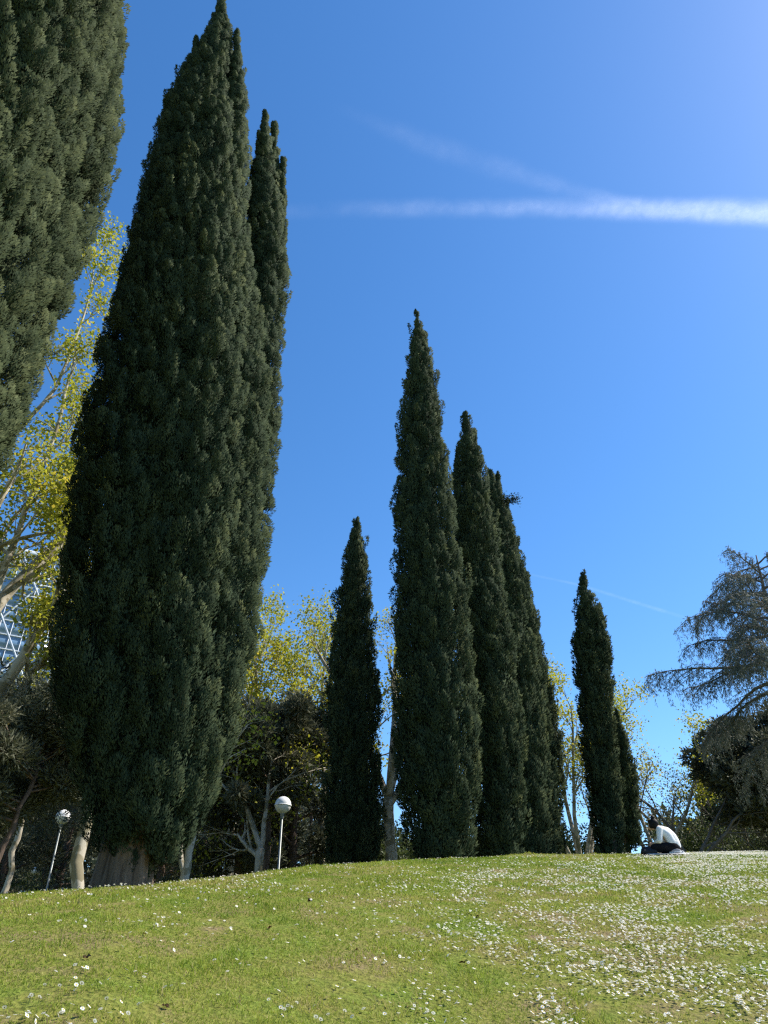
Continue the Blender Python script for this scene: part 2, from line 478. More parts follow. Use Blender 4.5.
# ------------------------------------------------------------------ fallen leaves
M_FALLEN = plain_mat("fallen_leaf", (0.16, 0.10, 0.05), 0.8, 0.1, 0, 0.5, 30)
def fallen_mesh(seed):
    q = random.Random(seed); bm = bmesh.new()
    ring = []
    for j in range(11):
        t = 2 * PI * j / 11
        rr_ = (.034 if j % 2 else .020) * q.uniform(.8, 1.2)
        ring.append(bm.verts.new((rr_ * math.cos(t) * 1.2, rr_ * math.sin(t), .012 + q.uniform(-.010, .016))))
    c_ = bm.verts.new((0, 0, .010))
    for j in range(11): bm.faces.new((ring[j], ring[(j + 1) % 11], c_))
    bmesh.ops.solidify(bm, geom=bm.faces[:], thickness=.0012)
    return bm_mesh("fallen_leaf", bm, M_FALLEN, False)
fallen = [fallen_mesh(s) for s in range(4)]
for j in range(20):
    r_ = 4.3 + 6.5 * rng.random() ** 1.2; a_ = rad(rng.uniform(-30, 22))
    x_, y_ = r_ * math.sin(a_), r_ * math.cos(a_)
    o = new_obj("fallen_leaf", fallen[j % 4], None, "curled brown leaf lying in the lawn among the daisies", "leaf", "fallen leaves in the lawn", None, (x_, y_, gz(x_, y_) + .008))
    o.rotation_euler = (rng.normal(0, .3), rng.normal(0, .3), rng.uniform(0, 6.28)); s_ = rng.uniform(.4, .8); o.scale = (s_, s_, s_)

# ------------------------------------------------------------------ contrail
def contrail(name, pts, D, label, dens, seed):
    """pts: (px, py, half width px) along the streak; a lens-shaped thin cloud at real height"""
    c = np.array([at(p[0], p[1], D / ray(p[0], p[1])[1]) for p in pts]); nU = 60; nV = 13
    hw = np.array([p[2] * .82 * np.linalg.norm(at(p[0], p[1], D / ray(p[0], p[1])[1])) / 800.0 for p in pts])
    al = np.array([p[3] for p in pts])
    t = np.linspace(0, 1, len(pts)); tt = np.linspace(0, 1, nU)
    c = np.stack([np.interp(tt, t, c[:, j]) for j in range(3)], -1); hw = np.interp(tt, t, hw); al = np.interp(tt, t, al)
    tan = nrm(np.gradient(c, axis=0)); s = nrm(np.cross(tan, [0, 0, 1.0]))
    vv = np.linspace(-1, 1, nV)
    top, bot = [], []
    P = c[:, None] + s[:, None] * (hw[:, None] * vv[None])[..., None]
    thick = (1 - vv[None] ** 2) * hw[:, None] * 0.12 + 0.02
    Pt = P + np.array([0, 0, 1.0]) * thick[..., None]; Pb = P - np.array([0, 0, 1.0]) * thick[..., None]
    v = np.concatenate([Pt.reshape(-1, 3), Pb.reshape(-1, 3)])
    i = np.arange(nU - 1)[:, None] * nV; k = np.arange(nV - 1)[None]
    q = np.stack([i + k, i + nV + k, i + nV + k + 1, i + k + 1], -1).reshape(-1, 4)
    q2 = q[:, ::-1] + nU * nV
    org = v.mean(0)
    me = np_mesh(name, v - org, np.concatenate([q, q2]), None, mats=[dens], smooth_shade=True)
    e = np.tile(((1 - vv[None] ** 2) ** 1.6 * al[:, None]).ravel(), 2)
    at_ = me.attributes.new("edge", 'FLOAT', 'POINT'); at_.data.foreach_set("value", e.astype(np.float32))
    return new_obj(name, me, None, label, "contrail", "ice cloud trails in the sky", None, org)
def cloud_mat(name, sc, amp, seed):
    m, N, L, b, out = mat_new(name)
    tc = N.new("ShaderNodeTexCoord"); mp = N.new("ShaderNodeMapping"); mp.inputs['Scale'].default_value = sc; mp.inputs['Location'].default_value = (seed, seed, 0)
    nz = N.new("ShaderNodeTexNoise"); nz.inputs['Scale'].default_value = 1.0; nz.inputs['Detail'].default_value = 7; nz.inputs['Roughness'].default_value = 0.65
    nz.inputs['Distortion'].default_value = 0.6
    L.new(tc.outputs['Object'], mp.inputs[0]); L.new(mp.outputs[0], nz.inputs['Vector'])
    r = ramp(N, [(0.36, (0, 0, 0)), (0.72, (1, 1, 1))]); L.new(nz.outputs[0], r.inputs[0])
    a = N.new("ShaderNodeAttribute"); a.attribute_name = "edge"
    n2 = N.new("ShaderNodeTexNoise"); n2.inputs['Scale'].default_value = .22; n2.inputs['Detail'].default_value = 5; L.new(mp.outputs[0], n2.inputs['Vector'])
    w1 = N.new("ShaderNodeMath"); w1.operation = 'MULTIPLY_ADD'; w1.inputs[1].default_value = 1.5; w1.inputs[2].default_value = -.62; L.new(n2.outputs[0], w1.inputs[0])
    w2 = N.new("ShaderNodeMath"); w2.operation = 'MULTIPLY_ADD'; w2.inputs[2].default_value = .50; w2.inputs[1].default_value = .45; L.new(r.outputs[0], w2.inputs[0])
    w3 = N.new("ShaderNodeMath"); w3.operation = 'MULTIPLY_ADD'; w3.use_clamp = True; w3.inputs[1].default_value = 1.0
    L.new(a.outputs['Fac'], w3.inputs[0]); L.new(w1.outputs[0], w3.inputs[2])
    w4 = N.new("ShaderNodeMath"); w4.operation = 'MULTIPLY'; L.new(w3.outputs[0], w4.inputs[0]); L.new(a.outputs['Fac'], w4.inputs[1])
    mu = N.new("ShaderNodeMath"); mu.operation = 'MULTIPLY'; L.new(w2.outputs[0], mu.inputs[0]); L.new(w4.outputs[0], mu.inputs[1])
    m2 = N.new("ShaderNodeMath"); m2.operation = 'MULTIPLY'; m2.use_clamp = True; m2.inputs[1].default_value = amp; L.new(mu.outputs[0], m2.inputs[0])
    tr = N.new("ShaderNodeBsdfTransparent"); tl = N.new("ShaderNodeBsdfTranslucent"); tl.inputs[0].default_value = (.95, .95, .95, 1)
    mix = N.new("ShaderNodeMixShader")
    L.new(m2.outputs[0], mix.inputs[0]); L.new(tr.outputs[0], mix.inputs[1]); L.new(tl.outputs[0], mix.inputs[2]); L.new(mix.outputs[0], out.inputs[0])
    return m
DC = 3000.0
contrail("contrail", [(230, 213, 16, .0), (300, 211, 16, .16), (380, 209, 18, .28), (480, 208, 19, .42), (580, 208, 20, .62), (680, 210, 22, .9), (830, 215, 25, 1.1)], DC,
         "bright white contrail reaching the right edge of the sky", cloud_mat("contrail_ice", (.020, .020, .020), .155, 3.1), 1)
contrail("contrail", [(330, 104, 8, .0), (420, 142, 22, .45), (500, 168, 22, .45), (570, 190, 16, .55), (640, 203, 9, .6)], DC * 1.1,
         "faint mottled contrail slanting down into the bright one", cloud_mat("mottled_ice", (.026, .026, .026), .055, 7.7), 2)
contrail("contrail", [(510, 570, 4, .3), (580, 585, 5, .5), (660, 610, 6, .5), (700, 622, 6, .1)], DC * 1.6,
         "thin pale contrail low between the cypress tips and the cedar", cloud_mat("thin_ice", (.012, .012, .012), .075, 1.3), 3)

# ------------------------------------------------------------------ cypresses
def leader(az0, D, rows, dw=0.0, grow=0.0):
    z, s, r = [], [], []
    for py, xl, xr in rows:
        al, tl = ray(xl, py); ar, tr_ = ray(xr, py)
        dl, dr = al - rad(az0), ar - rad(az0)
        E = D + dw
        s0, s1 = E * math.tan(dl), E * math.tan(dr)
        z.append(CZ + .5 * (tl * E / math.cos(dl) + tr_ * E / math.cos(dr)))
        s.append(.5 * (s0 + s1)); r.append(.5 * (s1 - s0) + grow)
    o = np.argsort(z)
    return np.array(z)[o], np.array(s)[o], np.array(r)[o], dw

def cypress(az, D, leaders, label, seed, trunk_r=0.3, spray=(0.10, 0.045), plume=1.0, dens=1.0, mat=None, name="cypress_tree", holes=0.0, tuft=None,
            trunk_top=None, flutes=7):
    mat = mat or M_CYP
    rg = np.random.default_rng(seed)
    x0, y0 = polar(az, D)
    zb = gz(x0, y0) - 0.05
    u = np.array([math.cos(rad(az)), -math.sin(rad(az)), 0]); w = np.array([math.sin(rad(az)), math.cos(rad(az)), 0])
    lv = Leaves()
    Ls = [(z - zb, s, r, dw) for z, s, r, dw in leaders]
    def centre(Ld, z):
        return np.interp(z, Ld[0], Ld[1]), np.interp(z, Ld[0], Ld[2]), Ld[3]
    for li, Ld in enumerate(Ls):
        zs = np.linspace(Ld[0][0], Ld[0][-1], 200)
        rs = np.maximum(np.interp(zs, Ld[0], Ld[2]), 0.02)
        area = float(np.sum(2 * PI * rs) * (zs[1] - zs[0]))
        pl, pr = 0.62 * plume, 0.165 * plume
        npl = int(area / (pl * pr * 1.05) * 1.25) + 30
        cdf = np.cumsum(rs + 0.10); cdf /= cdf[-1]
        z = np.interp(rg.random(npl), cdf, zs)
        phi = rg.uniform(0, 2 * PI, npl)
        s, rl, dw = centre(Ld, z)
        # vertical ridges and lumps in the outline
        lump = vnoise(np.stack([np.cos(phi) * 1.6 + 5, np.sin(phi) * 1.6 + 5, z * 0.30 / plume], -1), seed + li) - .5
        lump2 = vnoise(np.stack([np.cos(phi) * 4.2 * np.maximum(rl, .5) / 1.2 + 9, np.sin(phi) * 4.2 * np.maximum(rl, .5) / 1.2 + 9, z * 0.75 / plume], -1), seed + 50 + li) - .5
        rad_ = np.maximum(rl * (0.97 + 0.12 * lump) + 0.22 * plume * lump2 * np.minimum(1, rl / .7) - pr * .85 - rg.random(npl) ** 1.7 * .24 * np.minimum(rl, 1), rl * .15)
        ro = np.stack([np.cos(phi), np.sin(phi), 0 * phi], -1)
        rw = ro[:, :1] * u + ro[:, 1:2] * w
        base = s[:, None] * u + dw * w + rad_[:, None] * rw + np.stack([0 * z, 0 * z, z - pl * .45], -1)
        # plumes buried in another leader are dropped
        ok = np.ones(npl, bool)
        for lj, Lo in enumerate(Ls):
            if lj == li: continue
            s2, r2, dw2 = centre(Lo, z)
            inside = (z > Lo[0][0]) & (z < Lo[0][-1])
            px_ = (base @ u) - s2; py_ = (base @ w) - dw2
            ok &= ~(inside & (np.hypot(px_, py_) < r2 * 0.62))
        if holes: ok &= vnoise(np.stack([base[:, 0] * 1.1, base[:, 1] * 1.1, base[:, 2] * .5], -1), seed + 77) > holes
        ztop = Ld[0][-1]
        base, rw, z, rl = base[ok], rw[ok], z[ok], rl[ok]
        npl = len(base)
        axis = nrm(np.array([[0, 0, 1.0]]) + rw * (rg.uniform(0.05, 0.50, npl) * np.clip(rl / .5, .25, 1))[:, None] + rg.normal(0, .08, (npl, 3)))
        plen = pl * rg.lognormal(-.03, .24, npl) * np.clip(.55 + .45 * rl / .6, .5, 1)
        plen = np.minimum(plen, np.maximum(ztop - base[:, 2] + .10, .2))
        prad = pr * rg.lognormal(-.03, .20, npl) * np.clip(rl / .35, .38, 1)
        nsp = int(pl * 2 * PI * pr * .62 / (spray[0] * spray[1]) * 1.15 * dens)
        T = rg.random((npl, nsp)) ** .9
        e1 = nrm(np.cross(axis, rw)); e2 = nrm(np.cross(e1, axis)); e2 *= np.sign((e2 * rw).sum(-1, keepdims=True))
        psi = rg.normal(0, 1.05, (npl, nsp))
        prf = np.sin(PI * np.clip(.12 + .88 * T, 0, 1)) ** .7 * (1.06 - .38 * rg.random((npl, nsp)) ** 1.6)
        rp = np.cos(psi)[..., None] * e2[:, None] + np.sin(psi)[..., None] * e1[:, None]
        P = base[:, None] + axis[:, None] * (T * plen[:, None])[..., None] + rp * (prad[:, None] * prf)[..., None]
        dd = axis[:, None] * rg.uniform(.6, 1.2, (npl, nsp))[..., None] + rp * rg.uniform(.0, .75, (npl, nsp))[..., None] + rg.normal(0, .25, (npl, nsp, 3))
        nn = rp + axis[:, None] * .2 + rg.normal(0, .28, (npl, nsp, 3))
        tint = np.clip(.42 + rg.normal(0, .15, (npl, 1)) + rg.normal(0, .12, (npl, nsp)) + .3 * (T - .5), 0, 1)
        sc = rg.uniform(.65, 1.35, (npl, nsp))
        lv.kites(P.reshape(-1, 3), dd.reshape(-1, 3), nn.reshape(-1, 3), (spray[0] * sc).ravel(), (spray[1] * sc).ravel(), tint.ravel(),
                 cn=(rp * .8 + rw[:, None] * .35 + nrm(nn) * .45 + axis[:, None] * (.9 * (T - .45))[..., None]).reshape(-1, 3))
        # an inner layer of sprays between the plumes
        ni = int(area / (spray[0] * spray[1]) * .75)
        zi = np.interp(rg.random(ni), np.cumsum(rs + .05) / np.sum(rs + .05), zs); ai = rg.uniform(0, 2 * PI, ni)
        si, ri, _ = centre(Ld, zi)
        ri = np.minimum(ri * rg.uniform(.62, .86, ni), ri - pr * 1.1) * (ri > pr * 1.3)
        oi = np.cos(ai)[:, None] * u + np.sin(ai)[:, None] * w
        Pi_ = si[:, None] * u + dw * w + ri[:, None] * oi + zi[:, None] * np.array([0, 0, 1.0])
        Pi_[:, 2] -= spray[0]
        lv.kites(Pi_, oi * rg.uniform(0, .8, (ni, 1)) + np.array([0, 0, 1.0]) + rg.normal(0, .35, (ni, 3)), oi + rg.normal(0, .4, (ni, 3)), spray[0] * 1.3, spray[1] * 1.4, np.clip(rg.normal(.38, .14, ni), 0, 1), cn=oi + rg.normal(0, .3, (ni, 3)))
        # dense inner foliage so that the column is not hollow
        zz_ = np.linspace(Ld[0][0] + .2, ztop - .15, 40); s_, r_, _ = centre(Ld, zz_)
        r_ = np.maximum(r_ * .60 - .05, .012)
        ns = 14; thh = np.arange(ns) / ns * 2 * PI
        ringn = .82 + .36 * vnoise(np.stack([np.repeat(zz_, ns) * 1.3, np.tile(np.cos(thh) * 2 + 3, 40), np.tile(np.sin(thh) * 2 + 3, 40)], -1), seed + 9).reshape(40, ns)
        cv = (s_[:, None, None] * u + dw * w + (r_[:, None] * ringn)[..., None] * (np.cos(thh)[None, :, None] * u + np.sin(thh)[None, :, None] * w)
              + zz_[:, None, None] * np.array([0, 0, 1.0]))
        ii = np.arange(39)[:, None] * ns; kk = np.arange(ns)[None]
        lv.raw(cv.reshape(-1, 3), np.stack([ii + kk, ii + (kk + 1) % ns, ii + ns + (kk + 1) % ns, ii + ns + kk], -1).reshape(-1, 4), .3)
        lv.raw(np.concatenate([cv[0], cv[-1]]), np.concatenate([np.array([[0, 1, 2, 3]]) + j for j in range(0, ns - 3, 2)] + [np.array([[0, j, j + 1, j + 2]]) for j in range(1, ns - 2, 2)]), .3)
    if tuft is not None:   # a broken branch sticking out of the column
        tp, tdir, tn = tuft
        tp = np.array(tp) - np.array([x0, y0, zb])
        q = rg.normal(size=(tn, 3)) * np.array([.11, .11, .10]) + tp + np.array(tdir) * rg.uniform(0, 1, (tn, 1)) * .6
        lv.kites(q, np.array(tdir) + rg.normal(0, .5, (tn, 3)), rg.normal(size=(tn, 3)), spray[0], spray[1], .25, cn=rg.normal(size=(tn, 3)))
        q = np.array(tdir) * rg.uniform(-1.0, 0.2, (60, 1)) + tp + rg.normal(0, .02, (60, 3))
        lv.kites(q, np.array(tdir) + rg.normal(0, .1, (60, 3)), rg.normal(size=(60, 3)), spray[0], spray[1] * .8, .2, cn=rg.normal(size=(60, 3)))
    root = empty(name, (x0, y0, zb), label, "cypress", "cypress trees of the grove")
    new_obj("crown", lv.mesh("cypress_crown", mat), root)
    tb = Tubes()
    zt = trunk_top if trunk_top else max(Ls[0][0][0] + 1.5, 2.0)
    hz = np.linspace(-0.3, zt, 18)
    rz_ = trunk_r * (1 + .16 * np.exp(-np.maximum(hz, 0) / .25)) * (1 - .12 * hz / zt)
    ph = rg.uniform(0, 6.28, 4)
    fl = lambda i, th: 1 + .07 * np.sin(flutes * th[None] + ph[0] + .15 * i[:, None]) + .06 * np.sin((flutes * 2 + 1) * th[None] + ph[1] - .08 * i[:, None]) + .05 * np.sin(3 * th[None] + ph[2])
    s_top = Ls[0][1][0]
    tb.add(np.stack([u[0] * s_top * hz / zt * .5, u[1] * s_top * hz / zt * .5, hz], -1), rz_, 72, flute=fl)
    new_obj("trunk", tb.mesh("cypress_trunk", M_BARK_CYP), root)
    return root

# the huge multi-stemmed cypress left of centre
AZ, D = -18.0, 10.6
cypress(AZ, D, [
    leader(AZ, D, [(866, 104, 152), (845, 90, 176), (810, 80, 200), (760, 68, 206), (690, 50, 202), (600, 56, 205), (520, 65, 215), (440, 78, 225), (350, 98, 234), (250, 124, 230), (190, 140, 232),
                   (130, 160, 232), (80, 182, 233), (40, 204, 232), (0, 218, 227), (-10, 221.5, 223.5)]),
    leader(AZ, D, [(300, 116, 190), (200, 142, 205), (120, 163, 208), (75, 180, 206), (38, 195, 200)], -0.1),
    leader(AZ, D, [(848, 150, 186), (800, 145, 214), (740, 160, 233), (640, 180, 250), (560, 195, 260), (480, 200, 266), (400, 208, 268), (330, 212, 262), (250, 222, 252), (180, 218, 249), (120, 222, 248), (75, 227, 246), (40, 234, 241), (30, 236, 238)], -0.25),
    leader(AZ, D, [(600, 205, 258), (480, 228, 272), (400, 238, 279), (330, 242, 283), (260, 245, 287), (200, 247, 280), (150, 254, 274), (110, 263, 267)], 0.45),
    leader(AZ, D, [(300, 258, 287), (220, 264, 286), (165, 268, 283), (122, 272, 276)], 0.6),
    leader(AZ, D, [(830, 118, 178), (740, 120, 215), (600, 128, 232), (480, 138, 246), (400, 150, 248), (320, 158, 246), (250, 168, 242), (180, 182, 238), (130, 196, 234), (85, 212, 230)], -0.42),
    leader(AZ, D, [(250, 272, 289), (200, 277, 287), (157, 282, 285)], 0.5),
], "huge dark cypress with several fused stems and a thick fluted trunk, left of centre", 101, trunk_r=0.33, spray=(0.052, 0.0175), plume=0.68, dens=1.0, trunk_top=2.6)

# the near cypress cut by the left edge
AZ, D = -47.0, 9.0
def col_leader(zs, ss, rs, dw=0): return np.array(zs, float), np.array(ss, float), np.array(rs, float), dw
cypress(AZ, D, [
    col_leader([2.6, 4.5, 7.3, 9.5, 12.4, 15, 17.5, 20, 22.5, 24], [0, 0, 0.05, .1, .1, .1, .0, -.1, -.1, -.1], [.9, 1.6, 2.1, 2.12, 2.1, 1.8, 1.4, 1.0, .6, .05]),
    col_leader([11, 13, 15, 17, 19, 21, 22.5], [.95, 1.08, 1.03, .88, .68, .55, .5], [.5, .85, .75, .62, .42, .25, .03], -.3),
    col_leader([10, 13, 16, 19, 21.5], [-.9, -1.0, -1.0, -.9, -.8], [.6, 1.0, .9, .6, .04], -.5),
    col_leader([9, 12, 15, 18, 20.5], [.3, .4, .4, .3, .3], [.6, 1.0, .9, .6, .04], -1.15),
], "nearest grey green cypress, only its crown in view, cut by the left edge", 102, trunk_r=0.38, spray=(0.052, 0.018), plume=0.68, dens=1.0, mat=M_CYP2, trunk_top=4)

# the small one left of the middle
AZ, D = -2.3, 24.0
cypress(AZ, D, [leader(AZ, D, [(864, 330, 376), (850, 326, 380), (820, 326, 381), (760, 328, 380), (700, 329, 378), (650, 333, 374), (600, 338, 370), (560, 345, 366), (535, 350, 362), (516, 356, 359)])],
        "short slim cypress standing alone beside the globe lamp", 103, trunk_r=.16, spray=(0.095, 0.034), plume=.9)
# the tall one in the middle
AZ, D = 3.75, 19.5
cypress(AZ, D, [
    leader(AZ, D, [(862, 414, 470), (850, 408, 473), (780, 399, 478), (700, 397, 476), (600, 394, 464), (500, 396, 450), (450, 399, 444), (400, 405, 437), (360, 410, 431), (330, 413, 423), (313, 415.5, 417.5)]),
    leader(AZ, D, [(440, 414, 440), (380, 418, 434), (332, 422, 426)], .15),
], "tallest cypress of the middle row, a broad solitary spindle", 104, trunk_r=.3, spray=(0.085, 0.030), plume=.95)
# the tight group behind it
AZ, D = 8.3, 22.0
cypress(AZ, D, [
    leader(AZ, D, [(862, 478, 520), (820, 474, 524), (760, 468, 523), (700, 463, 520), (640, 457, 514), (580, 455, 502), (520, 454, 492), (480, 456, 486), (445, 459, 477), (413, 463.5, 466.5)]),
    leader(AZ, D, [(560, 453, 470), (500, 452.5, 463), (448, 454.5, 458)], .2),
    leader(AZ, D, [(500, 468, 486), (460, 469, 481), (427, 472.5, 475)], .2),
], "left cypress of the tight group, its tip the highest of the group", 105, trunk_r=.25, spray=(0.09, 0.033), plume=.95)
AZ, D = 10.1, 25.0
cypress(AZ, D, [
    leader(AZ, D, [(862, 505, 548), (800, 500, 549), (740, 497, 545), (680, 492, 538), (620, 488, 529), (560, 486, 519), (520, 485, 508), (490, 485, 499), (468, 487.5, 491)]),
    leader(AZ, D, [(560, 494, 516), (510, 493, 505), (475, 496.5, 499)], .2),
], "second cypress of the tight group, with a broken tuft jutting from its right side", 106, trunk_r=.25, spray=(0.10, 0.036), plume=.95,
        tuft=(at(501.5, 501, 24.7), (.98, -.2, .05), 420))
AZ, D = 11.4, 28.0
cypress(AZ, D, [leader(AZ, D, [(862, 522, 556), (800, 520, 557), (740, 518, 553), (680, 514, 545), (620, 510, 535), (570, 507, 525), (535, 504, 516), (515, 504, 511), (500, 505, 508)])],
        "third cypress of the tight group, dark between its neighbours", 107, trunk_r=.22, spray=(0.11, 0.04), plume=.95)
AZ, D = 12.3, 32.0
cypress(AZ, D, [leader(AZ, D, [(862, 534, 563), (800, 532, 563), (740, 530, 559), (690, 528, 551), (640, 524, 541), (605, 522, 533), (577, 523, 526)])],
        "rightmost and lowest cypress of the tight group", 108, trunk_r=.22, spray=(0.12, 0.044), plume=1.0)
# the leaning pair on the right
AZ, D = 16.3, 30.0
cypress(AZ, D, [
    leader(AZ, D, [(862, 598, 624), (820, 592, 623), (780, 587, 620), (740, 582, 616), (700, 578, 612), (660, 575, 607), (620, 575, 601), (600, 576, 594), (573, 580, 584)]),
    leader(AZ, D, [(690, 588, 613), (640, 592, 609), (605, 596, 601)], .2),
], "leaning cypress on the right with a stepped tip, left of the seated person", 109, trunk_r=.25, spray=(0.115, 0.042), plume=.95)
AZ, D = 17.2, 34.0
cypress(AZ, D, [leader(AZ, D, [(850, 622, 634), (835, 621, 641), (800, 618, 640), (770, 615, 635), (740, 611, 627), (710, 614, 617)])],
        "small slim cypress tucked behind the leaning one", 110, trunk_r=.12, spray=(0.12, 0.045), plume=.95)

# two far cypress tips behind the cedar on the right
for px, top, az, lab, sd in ((696, 738, 23.0, "far thin cypress whose tip rises left beside the round dark tree", 111), (716, 733, 24.6, "far thin cypress whose tip rises through the round dark tree", 112)):
    D = 52.0
    cypress(az, D, [leader(az, D, [(856, px + 8, px + 27), (820, px + 6, px + 25), (780, px + 2, px + 18), (760, px - 1, px + 9), (top, px - 2, px)])], lab, sd, trunk_r=.2, spray=(.28, .12), plume=1.2)

# ------------------------------------------------------------------ branching trees
def limb(tb, p, d, length, r0, r1, rg, segs, wig, trop, sides):
    pts = [np.array(p, float)]
    d = nrm(np.array(d, float))
    for j in range(segs):
        d = nrm(d + rg.normal(0, wig, 3) + np.array([0, 0, trop]))
        pts.append(pts[-1] + d * length / segs)
    pts = np.array(pts)
    tb.add(pts, np.linspace(r0, r1, segs + 1), sides)
    return pts, d

def ramify(tb, pts, r0, r1, level, spec, rg, tips):
    """children along a limb; spec[level] = (count, length, spread, start, wiggle, tropism)"""
    if level >= len(spec):
        tips.append(pts[-1]); tips.append(pts[len(pts) // 2]); return
    cnt, ln, spread, start, wig, trop = spec[level]
    for j in range(cnt):
        t = start + (1 - start) * (j + rg.random()) / cnt
        fi = t * (len(pts) - 1); i0 = min(int(fi), len(pts) - 2)
        p = pts[i0] + (pts[i0 + 1] - pts[i0]) * (fi - i0)
        ax = nrm(pts[i0 + 1] - pts[i0])
        s = rg.normal(size=3); s = nrm(s - ax * (s @ ax))
        sp = spread * rg.uniform(.6, 1.3)
        d = ax * math.cos(sp) + s * math.sin(sp)
        rr0 = (r0 + (r1 - r0) * t) * .62; rr1 = rr0 * .35
        segs = 5 if level < 2 else 3
        cp, _ = limb(tb, p, d, ln * rg.uniform(.65, 1.25) * (1.1 - .45 * t), rr0, max(rr1, .004), rg, segs, wig, trop, 6 if level == 0 else (5 if level == 1 else 3))
        ramify(tb, cp, rr0, rr1, level + 1, spec, rg, tips)
    tips.append(pts[-1])

def leaf_cloud(lv, tips, per, spread, size, rg, droop=-.2, keep=1.0, aspect=.85):
    tips = np.array(tips)
    tips = tips[rg.random(len(tips)) < keep]
    n = len(tips) * per
    P = np.repeat(tips, per, 0) + rg.normal(0, spread, (n, 3))
    d = rg.normal(size=(n, 3)) + np.array([0, 0, droop]); nn = rg.normal(size=(n, 3)) * .7 + np.array([0, 0, .7])
    s = size * rg.uniform(.55, 1.25, n)
    t = np.clip(np.repeat(rg.normal(.45, .16, len(tips)), per) + rg.normal(0, .16, n), 0, 1)
    lv.kites(P, d, nn, s, s * aspect, t, .2)

def plane_tree(az, D, fork, trunk_r, limbs, spec, label, seed, per=7, spread=.28, size=.17, keep=.8, lean=(0, 0), bark=None, leaf=None, name="plane_tree", cat="tree", group="plane trees coming into leaf", extra=None):
    """fork: height of the fork; limbs: list of (azimuth deg, tilt deg from vertical, length)"""
    rg = np.random.default_rng(seed)
    x0, y0 = polar(az, D); zb = gz(x0, y0) - .05
    tb = Tubes(); tips = []
    nz = 10; hz = np.linspace(-.2, fork, nz)
    wob = np.cumsum(rg.normal(0, .03, (nz, 2)), 0)
    pts = np.stack([lean[0] * hz / fork + wob[:, 0], lean[1] * hz / fork + wob[:, 1], hz], -1)
    rz_ = trunk_r * (1 + .35 * np.exp(-np.maximum(hz, 0) / .4)) * (1 - .18 * hz / fork)
    rz_[-1] *= 1.12
    tb.add(pts, rz_, 14, flute=lambda i, th: 1 + .06 * np.sin(3 * th[None] + i[:, None] * .4) + .05 * np.sin(5 * th[None] - i[:, None] * .7))
    for la, lt, ll in limbs:
        d = np.array([math.sin(rad(la)) * math.sin(rad(lt)), math.cos(rad(la)) * math.sin(rad(lt)), math.cos(rad(lt))])
        lp, _ = limb(tb, pts[-1] - np.array([0, 0, rg.uniform(0, .3)]), d, ll, trunk_r * .58, trunk_r * .2, rg, 8, .09, .035, 9)
        ramify(tb, lp, trunk_r * .58, trunk_r * .2, 0, spec, rg, tips)
    root = empty(name, (x0, y0, zb), label, cat, group)
    if extra: extra(tb, tips, rg, np.array([x0, y0, zb]))
    new_obj("trunk", tb.mesh("plane_trunk", bark or M_BARK_PLANE), root)
    lv = Leaves(); leaf_cloud(lv, tips, per, spread, size, rg, keep=keep)
    new_obj("crown", lv.mesh("plane_crown", leaf or M_PLANE), root)
    return root

# big plane tree behind the near left cypress: pale limbs cross the left edge
def left_limbs(tb, tips, rg, org):
    for path, r0, r1 in (([(-10, 705, 19), (10, 680, 18.7), (35, 638, 18.4), (57, 600, 18.0), (75, 560, 17.8), (90, 500, 17.6)], .16, .05),
                         ([(-10, 712, 19.2), (15, 698, 19), (35, 668, 19), (55, 650, 19), (80, 625, 19)], .12, .05),
                         ([(15, 702, 19), (35, 690, 18.9), (58, 680, 18.8), (90, 668, 18.6)], .07, .03),
                         ([(-30, 640, 19), (5, 570, 19), (30, 500, 19), (60, 420, 19), (75, 350, 19)], .11, .03),
                         ([(-30, 600, 19), (10, 520, 20), (50, 490, 20), (90, 450, 20)], .07, .02),
                         ([(-30, 480, 20), (20, 430, 20), (60, 380, 20), (90, 300, 20), (98, 240, 20)], .08, .02)):
        p = np.array([at(*q) for q in path]) - org
        t = np.linspace(0, 1, len(p)); tt = np.linspace(0, 1, 14)
        p = np.stack([np.interp(tt, t, p[:, j]) for j in range(3)], -1) + rg.normal(0, .03, (14, 3))
        tb.add(p, np.linspace(r0, r1, 14), 8)
        ramify(tb, p, r0, r1, 0, [(7, 1.7, .8, .3, .12, .02), (4, .8, .7, .2, .15, .0), (3, .4, .8, .2, .2, 0)], rg, tips)
plane_tree(-33, 20.0, 5.2, .34, [(-60, 30, 7), (30, 22, 8), (150, 35, 6), (60, 15, 10)],
           [(6, 3.0, .7, .3, .1, .03), (4, 1.5, .7, .25, .15, .0), (3, .7, .8, .2, .2, -.02)],
           "large plane tree with pale bare limbs and yellow green leaves at the left edge", 201, per=14, spread=.19, size=.11, keep=.95, extra=left_limbs)
plane_tree(-9.0, 25.0, 3.1, .155, [(-75, 27, 5.2), (-60, 58, 1.3), (-10, 9, 3.6)],
           [(6, 2.4, .7, .3, .14, .02), (4, 1.2, .7, .25, .16, .0), (3, .6, .8, .2, .2, -.02)],
           "pruned plane tree with a knobby forked trunk left of the middle globe lamp", 202, per=7, spread=.24, size=.12, keep=.6)
plane_tree(-11.0, 33.0, 6.5, .24, [(-80, 30, 6), (10, 15, 8), (80, 34, 7.5), (150, 25, 6), (70, 50, 6)],
           [(7, 2.8, .7, .3, .12, .03), (4, 1.4, .7, .25, .15, .0), (3, .7, .8, .2, .2, -.02)],
           "bushy yellow leaved plane tree hard against the huge cypress", 203, per=16, spread=.22, size=.135, keep=.95)
